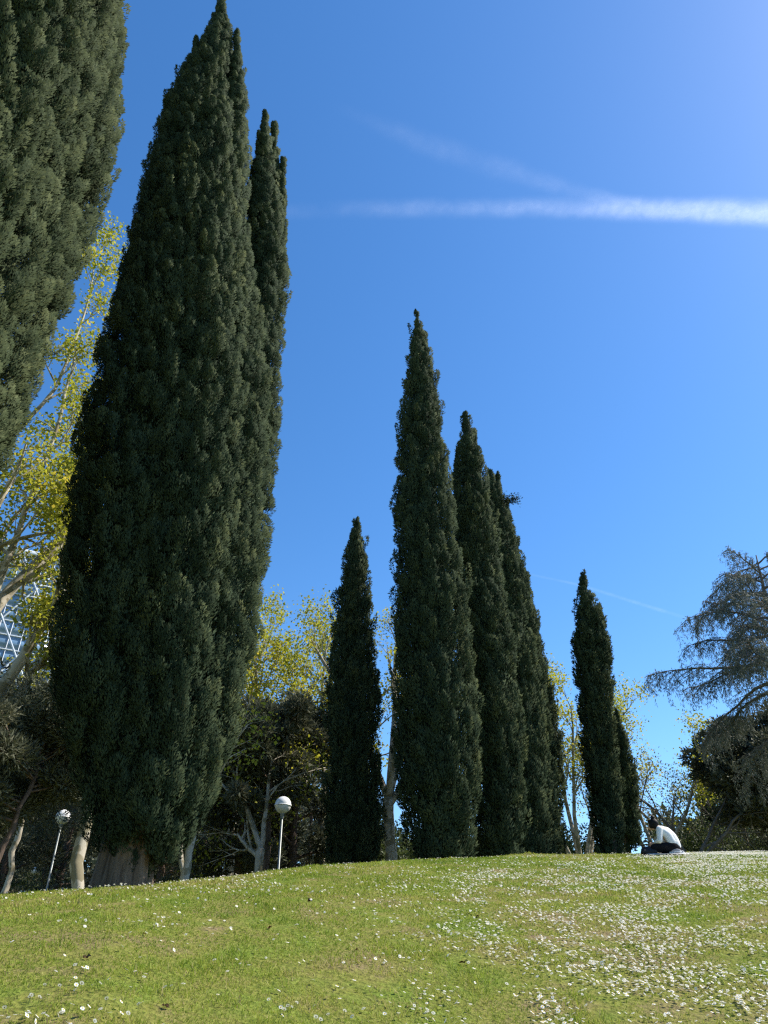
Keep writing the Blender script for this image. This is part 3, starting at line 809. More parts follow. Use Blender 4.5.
plane_tree(-4.6, 29.0, 4.6, .17, [(-60, 25, 6), (20, 12, 8), (100, 30, 5.5)],
           [(5, 2.4, .7, .35, .12, .03), (4, 1.2, .7, .25, .15, .0), (3, .6, .8, .2, .2, -.02)],
           "sparse plane tree half hidden by the short slim cypress", 204, per=15, spread=.25, size=.12, keep=.9)
plane_tree(0.35, 26.5, 3.9, .22, [(-80, 26, 6), (-30, 10, 9), (60, 9, 9), (90, 30, 5), (180, 18, 7)],
           [(4, 1.9, .55, .4, .10, .05), (3, 1.1, .6, .3, .14, .02), (3, .5, .8, .2, .2, 0)],
           "upright plane tree with a swollen fork between the short and the tallest cypress", 205, per=11, spread=.2, size=.10, keep=.85)
plane_tree(14.0, 38.0, 1.2, .2, [(-70, 22, 8), (-100, 12, 9), (0, 8, 10), (70, 20, 8), (100, 10, 9), (180, 15, 8)],
           [(6, 2.2, .5, .3, .10, .05), (4, 1.2, .6, .3, .14, .02), (3, .6, .8, .2, .2, 0)],
           "thinly leaved plane tree in the gap left of the leaning cypress", 206, per=14, spread=.26, size=.12, keep=.9)
plane_tree(18.9, 42.0, 2.0, .2, [(-70, 25, 6), (0, 12, 8), (70, 30, 7)],
           [(6, 2.4, .6, .3, .12, .04), (4, 1.2, .7, .3, .14, .0), (3, .6, .8, .2, .2, -.02)],
           "yellow leaved plane tree right of the leaning cypress", 207, per=16, spread=.28, size=.13, keep=.85)
plane_tree(21.0, 37.0, 1.6, .16, [(-80, 50, 5), (-20, 25, 5.5), (50, 35, 5.5), (110, 55, 4.5)],
           [(6, 2.2, .8, .25, .16, .02), (5, 1.2, .8, .2, .18, .0), (3, .6, .8, .2, .2, 0)],
           "nearly bare spreading tree behind the seated person", 208, per=4, spread=.22, size=.09, keep=.8, bark=M_BARK_GREY, leaf=M_DRY, name="bare_tree", group="trees beyond the mound")
plane_tree(23.5, 46.0, 1.6, .16, [(-80, 40, 5), (0, 15, 5.5), (80, 40, 5)],
           [(6, 2.2, .8, .25, .16, .02), (5, 1.2, .8, .2, .18, .0), (3, .6, .8, .2, .2, 0)],
           "low thin tree under the cedar with pale twigs", 209, per=7, spread=.25, size=.11, keep=.8, bark=M_BARK_GREY, leaf=M_BUSH, name="slender_tree", group="trees beyond the mound")

# plain trunks at the left whose crowns merge in the dark wood behind
def pale_trunk(px, base_py, top_py, D, r, label, seed, lean_px, bark=M_BARK_PLANE, crown=True):
    rg = np.random.default_rng(seed)
    a, _ = ray(px, base_py)
    x0, y0 = D * math.sin(a), D * math.cos(a); zb = gz(x0, y0) - .1
    top = at(px + lean_px, top_py, D) - np.array([x0, y0, zb])
    tb = Tubes(); tips = []
    t = np.linspace(-.05, 1, 12)[:, None]
    p = top * t + np.concatenate([np.zeros((1, 3)), np.cumsum(rg.normal(0, .045, (11, 3)), 0)])
    tb.add(p, r * (1 + .3 * np.exp(-np.maximum(t[:, 0], 0) * 8)) * (1 - .3 * t[:, 0]) * (1 + .1 * np.sin(t[:, 0] * 17 + seed)), 12, flute=lambda i, th: 1 + .10 * np.sin(3 * th[None] + i[:, None] * .9) + .05 * np.sin(4 * th[None] - i[:, None]))
    for j in range(4):
        d = nrm(np.array([rg.normal() * .6, rg.normal() * .6, rg.uniform(.9, 1.6)]))
        lp, _ = limb(tb, p[-1], d, rg.uniform(1.2, 2.2), r * .34, r * .1, rg, 6, .12, .03, 7)
        ramify(tb, lp, r * .34, r * .1, 0, [(5, .9, .7, .3, .15, .02), (3, .7, .8, .2, .2, 0)], rg, tips)
    root = empty("plane_tree", (x0, y0, zb), label, "tree", "plane trees coming into leaf")
    new_obj("trunk", tb.mesh("pale_trunk", bark), root)
    lv = Leaves(); leaf_cloud(lv, tips, 8, .25, .11, rg, keep=.6)
    new_obj("crown", lv.mesh("plane_crown", M_PLANE), root)
pale_trunk(80, 890, 735, 17.0, .135, "pale knotted plane trunk directly left of the huge cypress trunk", 301, 36)
pale_trunk(179, 882, 790, 19.0, .11, "pale trunk directly right of the huge cypress trunk", 302, 14)
pale_trunk(208, 880, 785, 22.0, .085, "thin trunk leaning left, right of the huge cypress", 303, -30)
pale_trunk(4, 895, 790, 26.0, .10, "thin pale trunk at the far left edge beside the tiny lamps", 304, 26)
pale_trunk(321, 862, 790, 30.0, .15, "ochre plane trunk close to the short slim cypress", 305, 3)

# ------------------------------------------------------------------ dark pines and other evergreens behind
def clump_cloud(lv, C, R, n, L, Wd, rg, flat=.75, up=.4, tint=.45):
    """n needle or leaf faces on each of the clumps C (k,3) with radius R (k,)"""
    k = len(C)
    q = nrm(rg.normal(size=(k, n, 3)))
    rr_ = R[:, None] * rg.uniform(.45, 1.08, (k, n))
    P = C[:, None] + q * rr_[..., None] * np.array([1, 1, flat])
    d = q + np.array([0, 0, up]) + rg.normal(0, .5, (k, n, 3)); nn = q + rg.normal(0, .7, (k, n, 3))
    t = np.clip(tint + rg.normal(0, .13, (k, 1)) + rg.normal(0, .13, (k, n)), 0, 1)
    s = rg.uniform(.6, 1.3, (k, n))
    lv.kites(P.reshape(-1, 3), d.reshape(-1, 3), nn.reshape(-1, 3), (L * s).ravel(), (Wd * s).ravel(), t.ravel())

def pine(az, D, height, crown_r, crown_base, label, seed, trunk_r=.2, n_limbs=26, mat=None, name="pine_tree", group="dark pines behind the mound", leafn=170, L=.28, Wd=.06, bare=False, lean=(0, 0), bark=None, clump=1.0):
    rg = np.random.default_rng(seed)
    x0, y0 = polar(az, D); zb = gz(x0, y0) - .1
    tb = Tubes(); C, R = [], []
    hz = np.linspace(-.2, height * .93, 14)
    wob = np.cumsum(rg.normal(0, .07, (14, 2)), 0) * np.linspace(0, 1, 14)[:, None]
    tp = np.stack([wob[:, 0] + lean[0] * hz / height, wob[:, 1] + lean[1] * hz / height, hz], -1)
    tb.add(tp, trunk_r * (1 - .8 * hz / height), 10, flute=lambda i, th: 1 + .06 * np.sin(4 * th[None] + i[:, None]))
    for j in range(n_limbs):
        t = crown_base + (.98 - crown_base) * (j + rg.random()) / n_limbs
        u_ = (t - crown_base) / (1 - crown_base)
        p = np.array([np.interp(t * height, hz, tp[:, i]) for i in range(3)])
        a = rg.uniform(0, 2 * PI); ln = crown_r * (math.sin(PI * min(1, .22 + .75 * u_)) ** .8) * rg.uniform(.6, 1.15)
        d = np.array([math.cos(a), math.sin(a), rg.uniform(.0, .5) + .5 * u_])
        lp, _ = limb(tb, p, d, ln, trunk_r * .35 * (1.1 - u_), .015, rg, 5, .14, .03, 5)
        for q in (.35, .55, .72, .88, 1.0):
            fi = q * 5; i0 = min(int(fi), 4)
            c = lp[i0] + (lp[i0 + 1] - lp[i0]) * (fi - i0)
            C.append(c + rg.normal(0, .18, 3) * crown_r / 3); R.append(rg.uniform(.3, .6) * crown_r / 3.2 * clump)
    root = empty(name, (x0, y0, zb), label, "tree", group)
    new_obj("trunk", tb.mesh("pine_trunk", bark or M_BARK_PINE), root)
    lv = Leaves(); clump_cloud(lv, np.array(C), np.array(R), leafn, L, Wd, rg)
    new_obj("crown", lv.mesh("pine_crown", mat or M_PINE), root)
    return root

pine(-10.4, 28, 8.4, 2.8, .28, "brown trunked pine between the globe lamp and the pruned plane tree", 401, .22)
pine(-6.2, 28.5, 8.8, 2.8, .24, "pine crown directly behind the middle globe lamp", 402, .22)
pine(-8.0, 26, 8.0, 2.2, .5, "brown forked pine with a leaning bare trunk at the foot of the lamp", 403, .17, n_limbs=16, lean=(-.8, .2))
base_pine = pine(-25.5, 33, 14, 4.2, .22, "dark pine in the wood at the far left, one of many alike", 404, .22, n_limbs=30)
WOOD = "dark pines of the wood behind the mound"
LAB = "dark pine in the shaded wood behind the huge cypress and left lamp"
base_pine.scale = (.62, .62, .62); base_pine["group"] = WOOD; base_pine["label"] = LAB
rg = np.random.default_rng(5)
for az, D, sc in ((-29, 30, .52), (-32, 36, .58), (-22, 38, .95), (-27, 46, .72), (-35, 42, .66), (-19, 44, .95), (-15.5, 36, .9), (-13, 44, 1.0), (-16.5, 52, 1.1), (-23, 55, 1.2), (-9, 50, 1.05), (-5.5, 52, 1.0), (-31, 55, .8), (-38, 34, .58)):
    x_, y_ = polar(az, D)
    copy_tree(base_pine, (x_, y_, gz(x_, y_) - .1), rg.uniform(0, 6.28), (sc, sc, sc * rg.uniform(.9, 1.05)), LAB)

pine(-26.0, 17.0, 4.8, 2.2, .5, "low spreading dark pine overhanging the left globe lamp", 405, .09, n_limbs=30, L=.15, Wd=.03, leafn=300, clump=1.1)
pine(-29.5, 21.0, 5.6, 3.0, .40, "dark pine with greyish twigs under the pale limbs at the left edge", 406, .11, n_limbs=30, L=.16, Wd=.035, leafn=360, clump=1.1)
# holm oak / stone pine mass on the right under the cedar
pine(27.4, 40, 7.6, 3.5, .46, "dense round dark tree at the right edge below the cedar", 410, .28, n_limbs=46, name="round_evergreen", group="trees beyond the mound", leafn=260, L=.26, Wd=.11, clump=1.15)
pine(31.5, 43, 8.0, 3.6, .36, "dark evergreen mostly outside the right edge of the photo", 411, .28, n_limbs=40, name="round_evergreen", group="trees beyond the mound", leafn=220, L=.26, Wd=.11, clump=1.15)

# shrubs
def shrub(az, D, w_, h_, label, seed, mat=M_BUSH, nC=90, leafn=130, L=.16, Wd=.09, name="shrub", group="shrubs beyond the mound"):
    rg = np.random.default_rng(seed)
    x0, y0 = polar(az, D); zb = gz(x0, y0) - .05
    tb = Tubes(); C, R = [], []
    for j in range(nC):
        a = rg.uniform(0, 6.28); q = math.sqrt(rg.random())
        c = np.array([math.cos(a) * q * w_, math.sin(a) * q * w_ * .7, h_ * (.12 + .78 * rg.random() * (1 - .35 * q * q))])
        C.append(c); R.append(rg.uniform(.18, .34) * min(w_, h_))
        if j % 3 == 0: tb.add(np.stack([c * np.array([.2, .2, 0]) * (1 - t) + c * t for t in np.linspace(0, 1, 5)]), np.linspace(.035, .008, 5), 5)
    root = empty(name, (x0, y0, zb), label, "shrub", group)
    new_obj("stems", tb.mesh("shrub_stems", M_BARK_GREY), root)
    lv = Leaves(); clump_cloud(lv, np.array(C), np.array(R), leafn, L, Wd, rg, .85, .2)
    new_obj("foliage", lv.mesh("shrub_foliage", mat), root)
    return root
shrub(.6, 34, 2.4, 6.4, "sunlit green shrub at the foot of the upright plane tree", 501, L=.15, leafn=170)
shrub(-1.4, 40, 2.6, 6.0, "pale green shrub glimpsed between the short and tallest cypress", 502)
shrub(14.0, 43, 2.2, 4.6, "low olive shrub in the gap before the leaning cypress", 503)
shrub(21.6, 44, 2.4, 4.6, "low loose shrub just right of the seated person", 504, M_BUSH)
shrub(24.6, 49, 3.0, 5.6, "olive shrub between trunks under the round dark tree", 505)
shrub(27.0, 46, 2.8, 5.0, "broad olive shrub at the right edge of the lawn", 506)
shrub(29.0, 44, 2.8, 4.6, "shrub beyond the flower carpet, cut by the right edge", 507)
shrub(-7.6, 40, 3.2, 3.0, "dark shrub behind the pine trunks near the middle lamp", 508, M_PINE)
shrub(-12.0, 40, 3.4, 3.2, "green shrub low in the wood right of the huge cypress", 509, M_BUSH)
shrub(-20.5, 36, 3.6, 3.2, "dark shrub low in the wood left of the huge cypress", 510, M_PINE)
shrub(-24.5, 42, 4.0, 3.6, "green shrub behind the left globe lamp", 511, M_BUSH)

# pale trunk at the right edge
pale_trunk(747, 856, 800, 44.0, .14, "whitish trunk at the right edge beneath the dark evergreens", 306, -3)

# far wood that reads as one mass
rg = np.random.default_rng(31)
lv = Leaves(); C, R = [], []
for a0, a1, dist, hh, cnt in ((-50, -2, 82, 15, 620), (-2, 13, 88, 11.2, 260), (19.5, 46, 85, 12, 420)):
    for j in range(cnt):
        a = rad(rg.uniform(a0, a1)); d_ = dist + rg.uniform(-6, 8)
        x_, y_ = d_ * math.sin(a), d_ * math.cos(a)
        C.append((x_, y_, 3.0 + hh * rg.random() ** .8)); R.append(rg.uniform(1.0, 2.0))
clump_cloud(lv, np.array(C), np.array(R), 110, .7, .34, rg, .85, .2)
new_obj("distant_wood", lv.mesh("distant_wood", M_PINE), kind="stuff", label="far dark wood closing the view behind the trunks", cat="woodland")

# ------------------------------------------------------------------ cedar at the right
def cedar(az, D, height, label, seed):
    rg = np.random.default_rng(seed)
    x0, y0 = polar(az, D); zb = gz(x0, y0) - .1
    tb = Tubes(); lv = Leaves()
    hz = np.linspace(-.2, height, 16)
    tp = np.stack([.10 * np.sin(hz * .5), .10 * np.cos(hz * .7), hz], -1)
    tb.add(tp, .34 * (1 - .93 * hz / height), 12)
    SP, SD, ST = [], [], []
    def sprays(pts, n, hang):
        t = rg.random(n) * (len(pts) - 1); i0 = np.minimum(t.astype(int), len(pts) - 2)
        P = pts[i0] + (pts[i0 + 1] - pts[i0]) * (t - i0)[:, None]
        dirn = nrm(pts[i0 + 1] - pts[i0])
        SP.append(P + rg.normal(0, .03, (n, 3)))
        SD.append(dirn * rg.uniform(.2, .8, (n, 1)) + rg.normal(0, .55, (n, 3)) + np.array([0, 0, -hang]))
        ST.append(np.clip(.5 + rg.normal(0, .18, n), 0, 1))
    nb = 46
    for j in range(nb):
        t = .45 + .54 * (j / nb) ** .95
        z = t * height; ln = (7.5 * (1 - t) ** .45 + .3) * rg.uniform(.5, 1.15)
        a = j * 2.4 + rg.normal(0, .3)
        p = np.array([np.interp(z, hz, tp[:, i]) for i in range(3)])
        el = rg.uniform(.02, .45)
        d = np.array([math.cos(a) * math.cos(el), math.sin(a) * math.cos(el), math.sin(el)])
        pts = [p]; segs = 9
        for q in range(segs):
            d = nrm(d + rg.normal(0, .12, 3) + np.array([0, 0, -.055]))
            pts.append(pts[-1] + d * ln / segs)
        pts = np.array(pts)
        tb.add(pts, np.linspace(.11 * (1 - t) + .035, .012, segs + 1), 6)
        nsub = int(6 + 3.6 * ln)
        for q in range(nsub):
            f_ = .22 + .78 * (q + rg.random()) / nsub
            fi = f_ * segs; i0 = min(int(fi), segs - 1)
            b_ = pts[i0] + (pts[i0 + 1] - pts[i0]) * (fi - i0); ax = nrm(pts[i0 + 1] - pts[i0])
            sd = nrm(np.cross(ax, [0, 0, 1.0])) * (1 if q % 2 else -1)
            dd = nrm(ax * .75 + sd * rg.uniform(.5, 1.0) + np.array([0, 0, rg.uniform(-.15, .15)]))
            sp = [b_]; sl = ln * .30 * (1.15 - .6 * f_) * rg.uniform(.6, 1.2) + .25
            for s_ in range(5):
                dd = nrm(dd + rg.normal(0, .08, 3) + np.array([0, 0, -.15]))
                sp.append(sp[-1] + dd * sl / 5)
            sp = np.array(sp)
            tb.add(sp, np.linspace(.018, .005, 6), 3, cap=False)
            sprays(sp, int(44 * sl) + 10, .35)
            for h_ in range(int(3 + 2.5 * sl)):        # hanging twiglets
                f2 = rg.uniform(.2, 1) * 5; i1 = min(int(f2), 4)
                hb_ = sp[i1] + (sp[i1 + 1] - sp[i1]) * (f2 - i1)
                hl = rg.uniform(.25, .75)
                hp = np.array([hb_, hb_ + np.array([rg.normal(0, .07), rg.normal(0, .07), -hl * .5]), hb_ + np.array([rg.normal(0, .1), rg.normal(0, .1), -hl])])
                sprays(hp, int(26 * hl) + 4, .9)
        sprays(pts[5:], int(10 * ln), .3)
    P, d_, t_ = np.concatenate(SP), np.concatenate(SD), np.concatenate(ST)
    n = len(P)
    lv.kites(P, d_, rg.normal(size=(n, 3)), rg.uniform(.07, .16, n), rg.uniform(.014, .03, n), t_)
    root = empty("cedar_tree", (x0, y0, zb), label, "tree", "trees beyond the mound")
    new_obj("trunk", tb.mesh("cedar_trunk", M_BARK_GREY), root)
    new_obj("crown", lv.mesh("cedar_crown", M_CEDAR), root)
cedar(30.6, 31.0, 12.5, "bluish grey cedar with drooping layered boughs at the right edge", 601)

# ------------------------------------------------------------------ globe lamps
def lamp(px, py, D, hgt, label, dia=.46, first=[None]):
    a, t = ray(px, py)
    x0, y0 = D * math.sin(a), D * math.cos(a); zc = CZ + D * t
    zg = gz(x0, y0)
    root = empty("globe_lamp", (x0, y0, zg), label, "street lamp", "white globe lamps of the park")
    h = zc - zg
    bm = bmesh.new()
    bmesh.ops.create_uvsphere(bm, u_segments=32, v_segments=20, radius=dia / 2)
    new_obj("globe", bm_mesh("lamp_globe", bm, M_GLOBE), root, loc=(0, 0, h))
    tb = Tubes(); th = np.linspace(0, 2 * PI, 33)[:-1]
    pr = [(dia / 2 - .004, -.022), (dia / 2 + .012, -.022), (dia / 2 + .012, .012), (dia / 2 - .004, .012)]
    v = np.array([[r_ * math.cos(q), r_ * math.sin(q), z_ - .01] for q in th for r_, z_ in pr])
    f = np.array([[i * 4 + j, ((i + 1) % 32) * 4 + j, ((i + 1) % 32) * 4 + (j + 1) % 4, i * 4 + (j + 1) % 4] for i in range(32) for j in range(4)])
    new_obj("seam_ring", np_mesh("seam_ring", v, f, M_GLOBE), root, loc=(0, 0, h))
    tb = Tubes(); zt = h - dia / 2
    tb.add(np.array([[0, 0, -.2], [0, 0, .02], [0, 0, .6], [0, 0, .62], [0, 0, zt - .1]]), [.055, .055, .05, .034, .027], 14)
    new_obj("pole", tb.mesh("lamp_pole", M_POLE), root)
    tb = Tubes()
    tb.add(np.array([[0, 0, zt - .13], [0, 0, zt - .1], [0, 0, zt - .02], [0, 0, zt + .035]]), [.042, .045, .055, .07], 16)
    new_obj("collar", tb.mesh("lamp_collar", M_POLE), root)
lamp(283, 805, 21.8, 4.2, "white globe lamp on a slim pole right of the huge cypress")
lamp(63, 817, 27.5, 4.4, "white globe lamp on a leaning looking pole left of the huge cypress")
lamp(35.5, 871, 55, 4.5, "small distant globe lamp low at the left", .46)
lamp(16, 892, 78, 4.5, "tiniest distant globe lamp at the left end of the crest", .46)

# ------------------------------------------------------------------ glass tower behind the plane tree on the left
M_GLASS = plain_mat("tower_glass", (0.14, 0.23, 0.34), 0.12, 0.8, 0, 0.25, .3)
M_FRAME = plain_mat("white_steel", (0.50, 0.54, 0.58), 0.4, 0.4, 0, 0.05, 1)
def box_arr(c, h):
    c = np.array(c); h = np.array(h)
    s = np.array([[x, y, z] for x in (-1, 1) for y in (-1, 1) for z in (-1, 1)])
    return c + s * h, np.array([[0, 1, 3, 2], [4, 6, 7, 5], [0, 4, 5, 1], [2, 3, 7, 6], [0, 2, 6, 4], [1, 5, 7, 3]])
def boxes(name, L_, mat, parent):
    vs, fs = [], []
    for j, (c, h) in enumerate(L_):
        v, f = box_arr(c, h); vs.append(v); fs.append(f + 8 * j)
    return new_obj(name, np_mesh(name, np.concatenate(vs), np.concatenate(fs), mat), parent)
az, D = -30.0, 170.0
x0, y0 = polar(az, D)
bt = empty("glass_tower", (x0, y0, gz(x0, y0) - .3), "blue glass office tower with white diagonal bracing, glimpsed through leaves at left", "building", None, rad(-az))
WT, DT, FH, NF = 20.0, 14.0, 3.3, 25
boxes("core_wall", [((0, DT + 1, NF * FH / 2), (WT - .5, DT - .2, NF * FH / 2))], M_POLE, bt)
for fl in range(NF):
    boxes("floor_glazing", [((0, DT, fl * FH + FH / 2 + .12), (WT, DT, FH / 2 - .14))], M_GLASS, bt)
boxes("floor_bands", [((0, DT, fl * FH), (WT + .2, DT + .2, .11)) for fl in range(NF + 1)], M_FRAME, bt)
boxes("mullions", [((xx, -.08, NF * FH / 2), (.07, .07, NF * FH / 2)) for xx in np.arange(-WT, WT + .1, 2.5)], M_FRAME, bt)
tb = Tubes()
for row in range(5):
    z0, z1 = row * 5 * FH, (row + 1) * 5 * FH
    for c_ in range(4):
        xa, xb = -WT + c_ * 10, -WT + (c_ + 1) * 10
        tb.add(np.array([[xa, -.7, z0], [xb, -.7, z1]]), .2, 8); tb.add(np.array([[xb, -.95, z0], [xa, -.95, z1]]), .2, 8)
new_obj("bracing", tb.mesh("tower_bracing", M_FRAME), bt)
boxes("roof_parapet", [((0, DT, NF * FH + .8), (WT + .4, DT + .4, .6))], M_FRAME, bt)

# ------------------------------------------------------------------ the person on the blanket
M_SKIN = plain_mat("skin", (0.50, 0.31, 0.22), 0.5, 0.35, 0, 0.06, 12)
M_SWEAT = plain_mat("white_knit", (0.76, 0.75, 0.72), 0.9, 0.1, 0, 0.05, 30)
M_TROUS = plain_mat("black_cotton", (0.012, 0.012, 0.014), 0.9, 0.05, 0, 0.2, 20)
M_HAIR = plain_mat("dark_hair", (0.010, 0.008, 0.007), 0.6, 0.15, 0, 0.3, 60)
M_SHOE = plain_mat("grey_shoe", (0.30, 0.30, 0.31), 0.7, 0.2, 0, 0.25, 25)
M_SOLE = plain_mat("white_sole", (0.75, 0.75, 0.74), 0.6, 0.2, 0, 0.05, 25)
M_RUG = plain_mat("cream_blanket", (0.68, 0.66, 0.63), 0.95, 0.1, 0, 0.08, 14)
M_BAG = plain_mat("black_nylon", (0.014, 0.014, 0.017), 0.7, 0.3, 0, 0.25, 20)

def body_mesh(name, chains, mat, voxel=.012, smooth_n=4, balls=()):
    """one continuous surface from tapered limbs: capsules fused by a voxel remesh"""
    bm = bmesh.new()
    for ch in chains:
        for (p0, r0), (p1, r1) in zip(ch[:-1], ch[1:]):
            p0, p1 = Vector(p0), Vector(p1)
            dd = p1 - p0
            if dd.length > 1e-5:
                mt = Matrix.Translation((p0 + p1) / 2) @ dd.to_track_quat('Z', 'Y').to_matrix().to_4x4()
                bmesh.ops.create_cone(bm, cap_ends=True, segments=16, radius1=r0, radius2=r1, depth=dd.length, matrix=mt)
        for p, r_ in ch:
            bmesh.ops.create_icosphere(bm, subdivisions=2, radius=r_, matrix=Matrix.Translation(p))
    for p, s_, rot in balls:
        bmesh.ops.create_icosphere(bm, subdivisions=3, radius=1, matrix=Matrix.Translation(p) @ Matrix.Rotation(rot, 4, 'Y') @ Matrix.Diagonal((*s_, 1)))
    me = bpy.data.meshes.new(name); bm.to_mesh(me); bm.free()
    ob = bpy.data.objects.new("work", me); COL.objects.link(ob)
    md = ob.modifiers.new("r", 'REMESH'); md.mode = 'VOXEL'; md.voxel_size = voxel
    sm = ob.modifiers.new("s", 'SMOOTH'); sm.iterations = smooth_n; sm.factor = .5
    dg = bpy.context.evaluated_depsgraph_get()
    res = bpy.data.meshes.new_from_object(ob.evaluated_get(dg))
    bpy.data.objects.remove(ob)
    res.name = name; res.materials.clear(); res.materials.append(mat)
    res.polygons.foreach_set("use_smooth", np.ones(len(res.polygons), bool))
    return res

a_, _ = ray(675, 858)
PD = 18.6
px_, py_ = PD * math.sin(a_), PD * math.cos(a_)
pz_ = gz(px_, py_) + .035
# local frame: the person faces -X (left in the picture); +Y is away from the camera; z = 0 is the blanket
person = empty("person", (px_, py_, pz_), "person in white top and black trousers sitting on the mound, head bent, hair in bun", "person", None, rad(-32))
neck = (-.235, 0, .545); head = (-.335, 0, .615)
hips = [((.02, .085, .125), .105), ((.02, -.085, .125), .105)]
arms = []
for sgn in (1, -1):
    sh = (-.175, sgn * .165, .485); el = (-.20, sgn * .245, .245); wr = (-.385, sgn * .10, .215)
    arms.append([(sh, .052), (el, .040), (wr, .028)])
# bare skin: head, neck, arms, hands, feet - one continuous body under the clothes
ch = [[((.03, 0, .14), .11), ((-.03, 0, .28), .105), ((-.12, 0, .42), .105), ((-.19, 0, .50), .075), (neck, .052), ((-.285, 0, .585), .05)],
      [((.02, .09, .12), .085), ((-.33, .25, .14), .055), ((-.08, .03, .07), .04), ((-.03, -.02, .05), .035)],
      [((.02, -.09, .12), .085), ((-.34, -.24, .13), .055), ((-.12, -.10, .075), .04), ((-.05, -.14, .05), .035)]]
for sgn, arm in zip((1, -1), arms):
    ch.append([((-.15, 0, .47), .07)] + arm)
    w_ = Vector(arm[2][0]); palm = w_ + Vector((-.065, -sgn * .035, -.012))
    ch.append([(tuple(w_), .027), (tuple(palm), .033)])
    fwd = Vector((-.8, -sgn * .55, -.15)).normalized(); sid = Vector((-.5 * sgn * 0, 0, 0)) + Vector((0, 0, 1)).cross(fwd).normalized()
    for k_, (off, ln) in enumerate(((-.027, .060), (-.009, .070), (.009, .066), (.027, .052))):
        b0 = palm + sid * off + fwd * .015
        b1 = b0 + fwd * ln * .5 + Vector((0, 0, -.004)); b2 = b1 + fwd * ln * .4 + Vector((0, 0, -.022))
        ch.append([(tuple(b0), .0095), (tuple(b1), .009), (tuple(b2), .0075)])
    t0 = palm + sid * (-sgn * .022) * -1 + fwd * -.02; t1_ = t0 + Vector((-.02, 0, .032)); t2_ = t1_ + Vector((-.026, 0, .012))
    ch.append([(tuple(t0), .013), (tuple(t1_), .011), (tuple(t2_), .009)])
Hd = Vector(head)
balls = [(head, (.098, .076, .112), .55), (tuple(Hd + Vector((-.058, 0, -.052))), (.055, .056, .062), .7),
         (tuple(Hd + Vector((-.103, 0, -.028))), (.020, .011, .017), .7),
         (tuple(Hd + Vector((-.088, 0, -.068))), (.014, .024, .008), .7),
         (tuple(Hd + Vector((-.092, .030, .004))), (.010, .016, .010), .5), (tuple(Hd + Vector((-.092, -.030, .004))), (.010, .016, .010), .5),
         (tuple(Hd + Vector((.0, .078, -.012))), (.018, .010, .028), .5), (tuple(Hd + Vector((.0, -.078, -.012))), (.018, .010, .028), .5)]
new_obj("body", body_mesh("person_body", ch, M_SKIN, .0075, 3, balls), person)
# clothes
sw = [[((.045, 0, .135), .135), ((.035, 0, .22), .135), ((-.01, 0, .33), .135), ((-.09, 0, .43), .128), ((-.165, 0, .495), .092), ((-.205, 0, .525), .068)],
      [((.02, .07, .2), .11), ((-.04, .08, .36), .10), ((-.14, .10, .46), .085)], [((.02, -.07, .2), .11), ((-.04, -.08, .36), .10), ((-.14, -.10, .46), .085)]]
for arm in arms:
    (s0, _), (e0, _), (w0, _) = arm
    wcut = tuple(np.array(e0) + (np.array(w0) - np.array(e0)) * .55)
    sw.append([((-.12, 0, .46), .085), (s0, .076), (e0, .062), (wcut, .048)])
new_obj("sweater", body_mesh("person_sweater", sw, M_SWEAT, .012, 3), person)
tr = [[((.06, .06, .10), .115), ((.05, -.06, .10), .115), ((.0, 0, .13), .12)],
      [((.04, .09, .11), .11), ((-.18, .19, .13), .088), ((-.34, .25, .125), .072), ((-.22, .14, .085), .060), ((-.09, .03, .065), .050)],
      [((.04, -.09, .11), .11), ((-.18, -.18, .125), .088), ((-.35, -.24, .12), .072), ((-.24, -.17, .08), .060), ((-.11, -.11, .065), .050)]]
new_obj("trousers", body_mesh("person_trousers", tr, M_TROUS, .012, 3), person)
hb = [(tuple(Hd + Vector((.020, 0, .024))), (.108, .096, .112), .45), (tuple(Hd + Vector((-.035, 0, .062))), (.070, .074, .050), .3),
      (tuple(Hd + Vector((.045, 0, -.04))), (.070, .086, .066), .3), (tuple(Hd + Vector((-.02, .05, -.01))), (.06, .045, .075), .4), (tuple(Hd + Vector((-.02, -.05, -.01))), (.06, .045, .075), .4),
      (tuple(Hd + Vector((.020, 0, .150))), (.052, .052, .050), 0), (tuple(Hd + Vector((.018, 0, .112))), (.026, .026, .026), 0), (tuple(Hd + Vector((.050, .012, .178))), (.018, .012, .022), .8)]
new_obj("hair", body_mesh("person_hair", [], M_HAIR, .009, 2, hb), person)
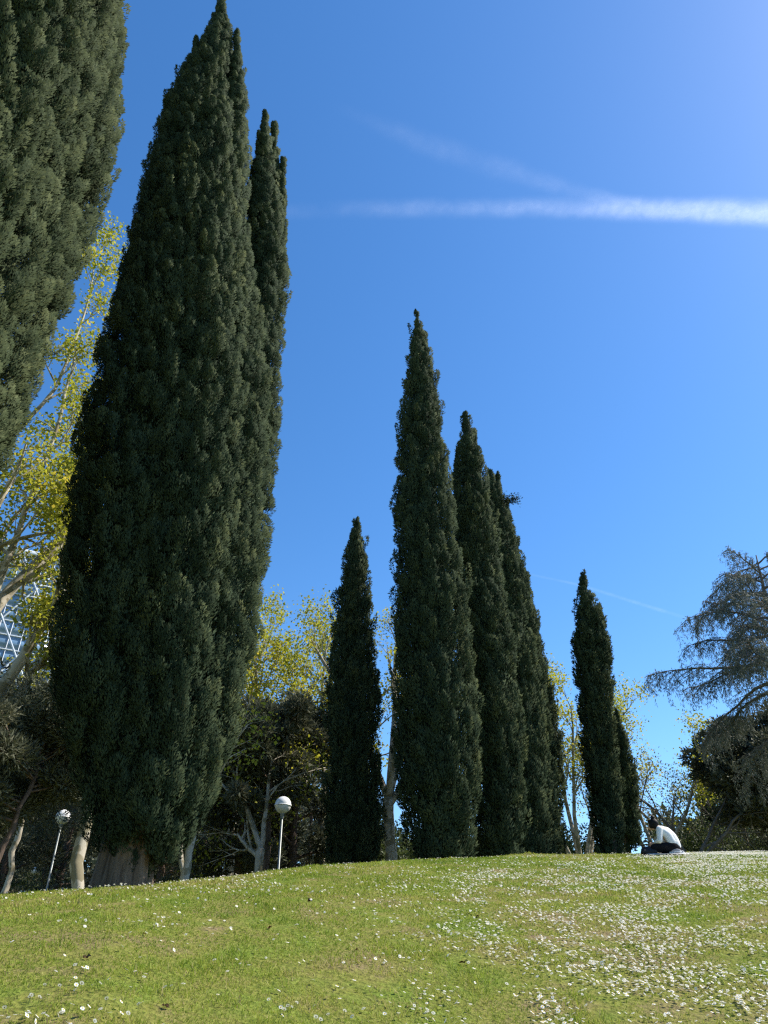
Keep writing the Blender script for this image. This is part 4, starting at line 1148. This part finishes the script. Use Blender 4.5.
def shoe(loc, rz, lab):
    o = new_obj("shoe", body_mesh("shoe_upper", [[((0, 0, .045), .042), ((-.07, 0, .038), .04), ((-.15, 0, .03), .036), ((-.19, 0, .026), .028)], [((.01, 0, .05), .04), ((.005, 0, .085), .042)]], M_SHOE, .009, 3), person, loc=loc)
    o.rotation_euler = (0, 0, rz)
    s = new_obj("sole", body_mesh("shoe_sole", [[((.02, 0, .008), .034), ((-.09, 0, .008), .036), ((-.19, 0, .008), .034)]], M_SOLE, .008, 2), o)
    s.scale = (1.05, 1.05, .55)
shoe((-.02, -.13, .0), rad(165), None)
shoe((-.01, .02, .005), rad(190), None)

# blanket (follows the ground) and the black bag in front of the knees
nu, nv = 26, 20
uu, vv_ = np.meshgrid(np.linspace(-.48, .30, nu), np.linspace(-.42, .5, nv), indexing='ij')
ca, sa = math.cos(rad(-32)), math.sin(rad(-32))
edge = 1 + .05 * np.sin(uu * 14) * (np.abs(vv_) > .35)
bx, by = px_ + uu * ca - vv_ * edge * sa, py_ + uu * sa + vv_ * edge * ca
fold = vnoise(np.stack([uu.ravel() * 6, vv_.ravel() * 6, 0 * uu.ravel()], -1), 5).reshape(uu.shape) * .022
bz = ground(bx, by) + .016 + fold
bv = np.stack([bx - px_, by - py_, bz - pz_], -1).reshape(-1, 3)
ii = np.arange(nu - 1)[:, None] * nv; kk = np.arange(nv - 1)[None]
bf = np.stack([ii + kk, ii + nv + kk, ii + nv + kk + 1, ii + kk + 1], -1).reshape(-1, 4)
bl = new_obj("blanket", np_mesh("blanket", bv, bf, M_RUG, smooth_shade=True), None, "cream blanket spread under the seated person", "blanket", None, None, (px_, py_, pz_))
so = bl.modifiers.new("thick", 'SOLIDIFY'); so.thickness = .008; so.offset = 1
gx, gy = px_ - .52, py_ + .05
bag = empty("backpack", (gx, gy, gz(gx, gy)), "black bag lying on the grass in front of the seated person's knees", "bag", None, rad(-10))
new_obj("bag_body", body_mesh("bag_body", [[((-.10, 0, .09), .085), ((0, .02, .10), .095), ((.10, 0, .095), .085)], [((-.12, -.06, .06), .06), ((.10, -.07, .06), .06)], [((-.12, .08, .07), .065), ((.10, .09, .07), .065)]], M_BAG, .012, 4), bag)
tb = Tubes(); t = np.linspace(0, PI, 12)
tb.add(np.stack([-.06 + .07 * np.cos(t), -.03 + 0 * t, .165 + .05 * np.sin(t)], -1), .010, 6)
new_obj("strap", tb.mesh("bag_strap", M_BAG), bag)
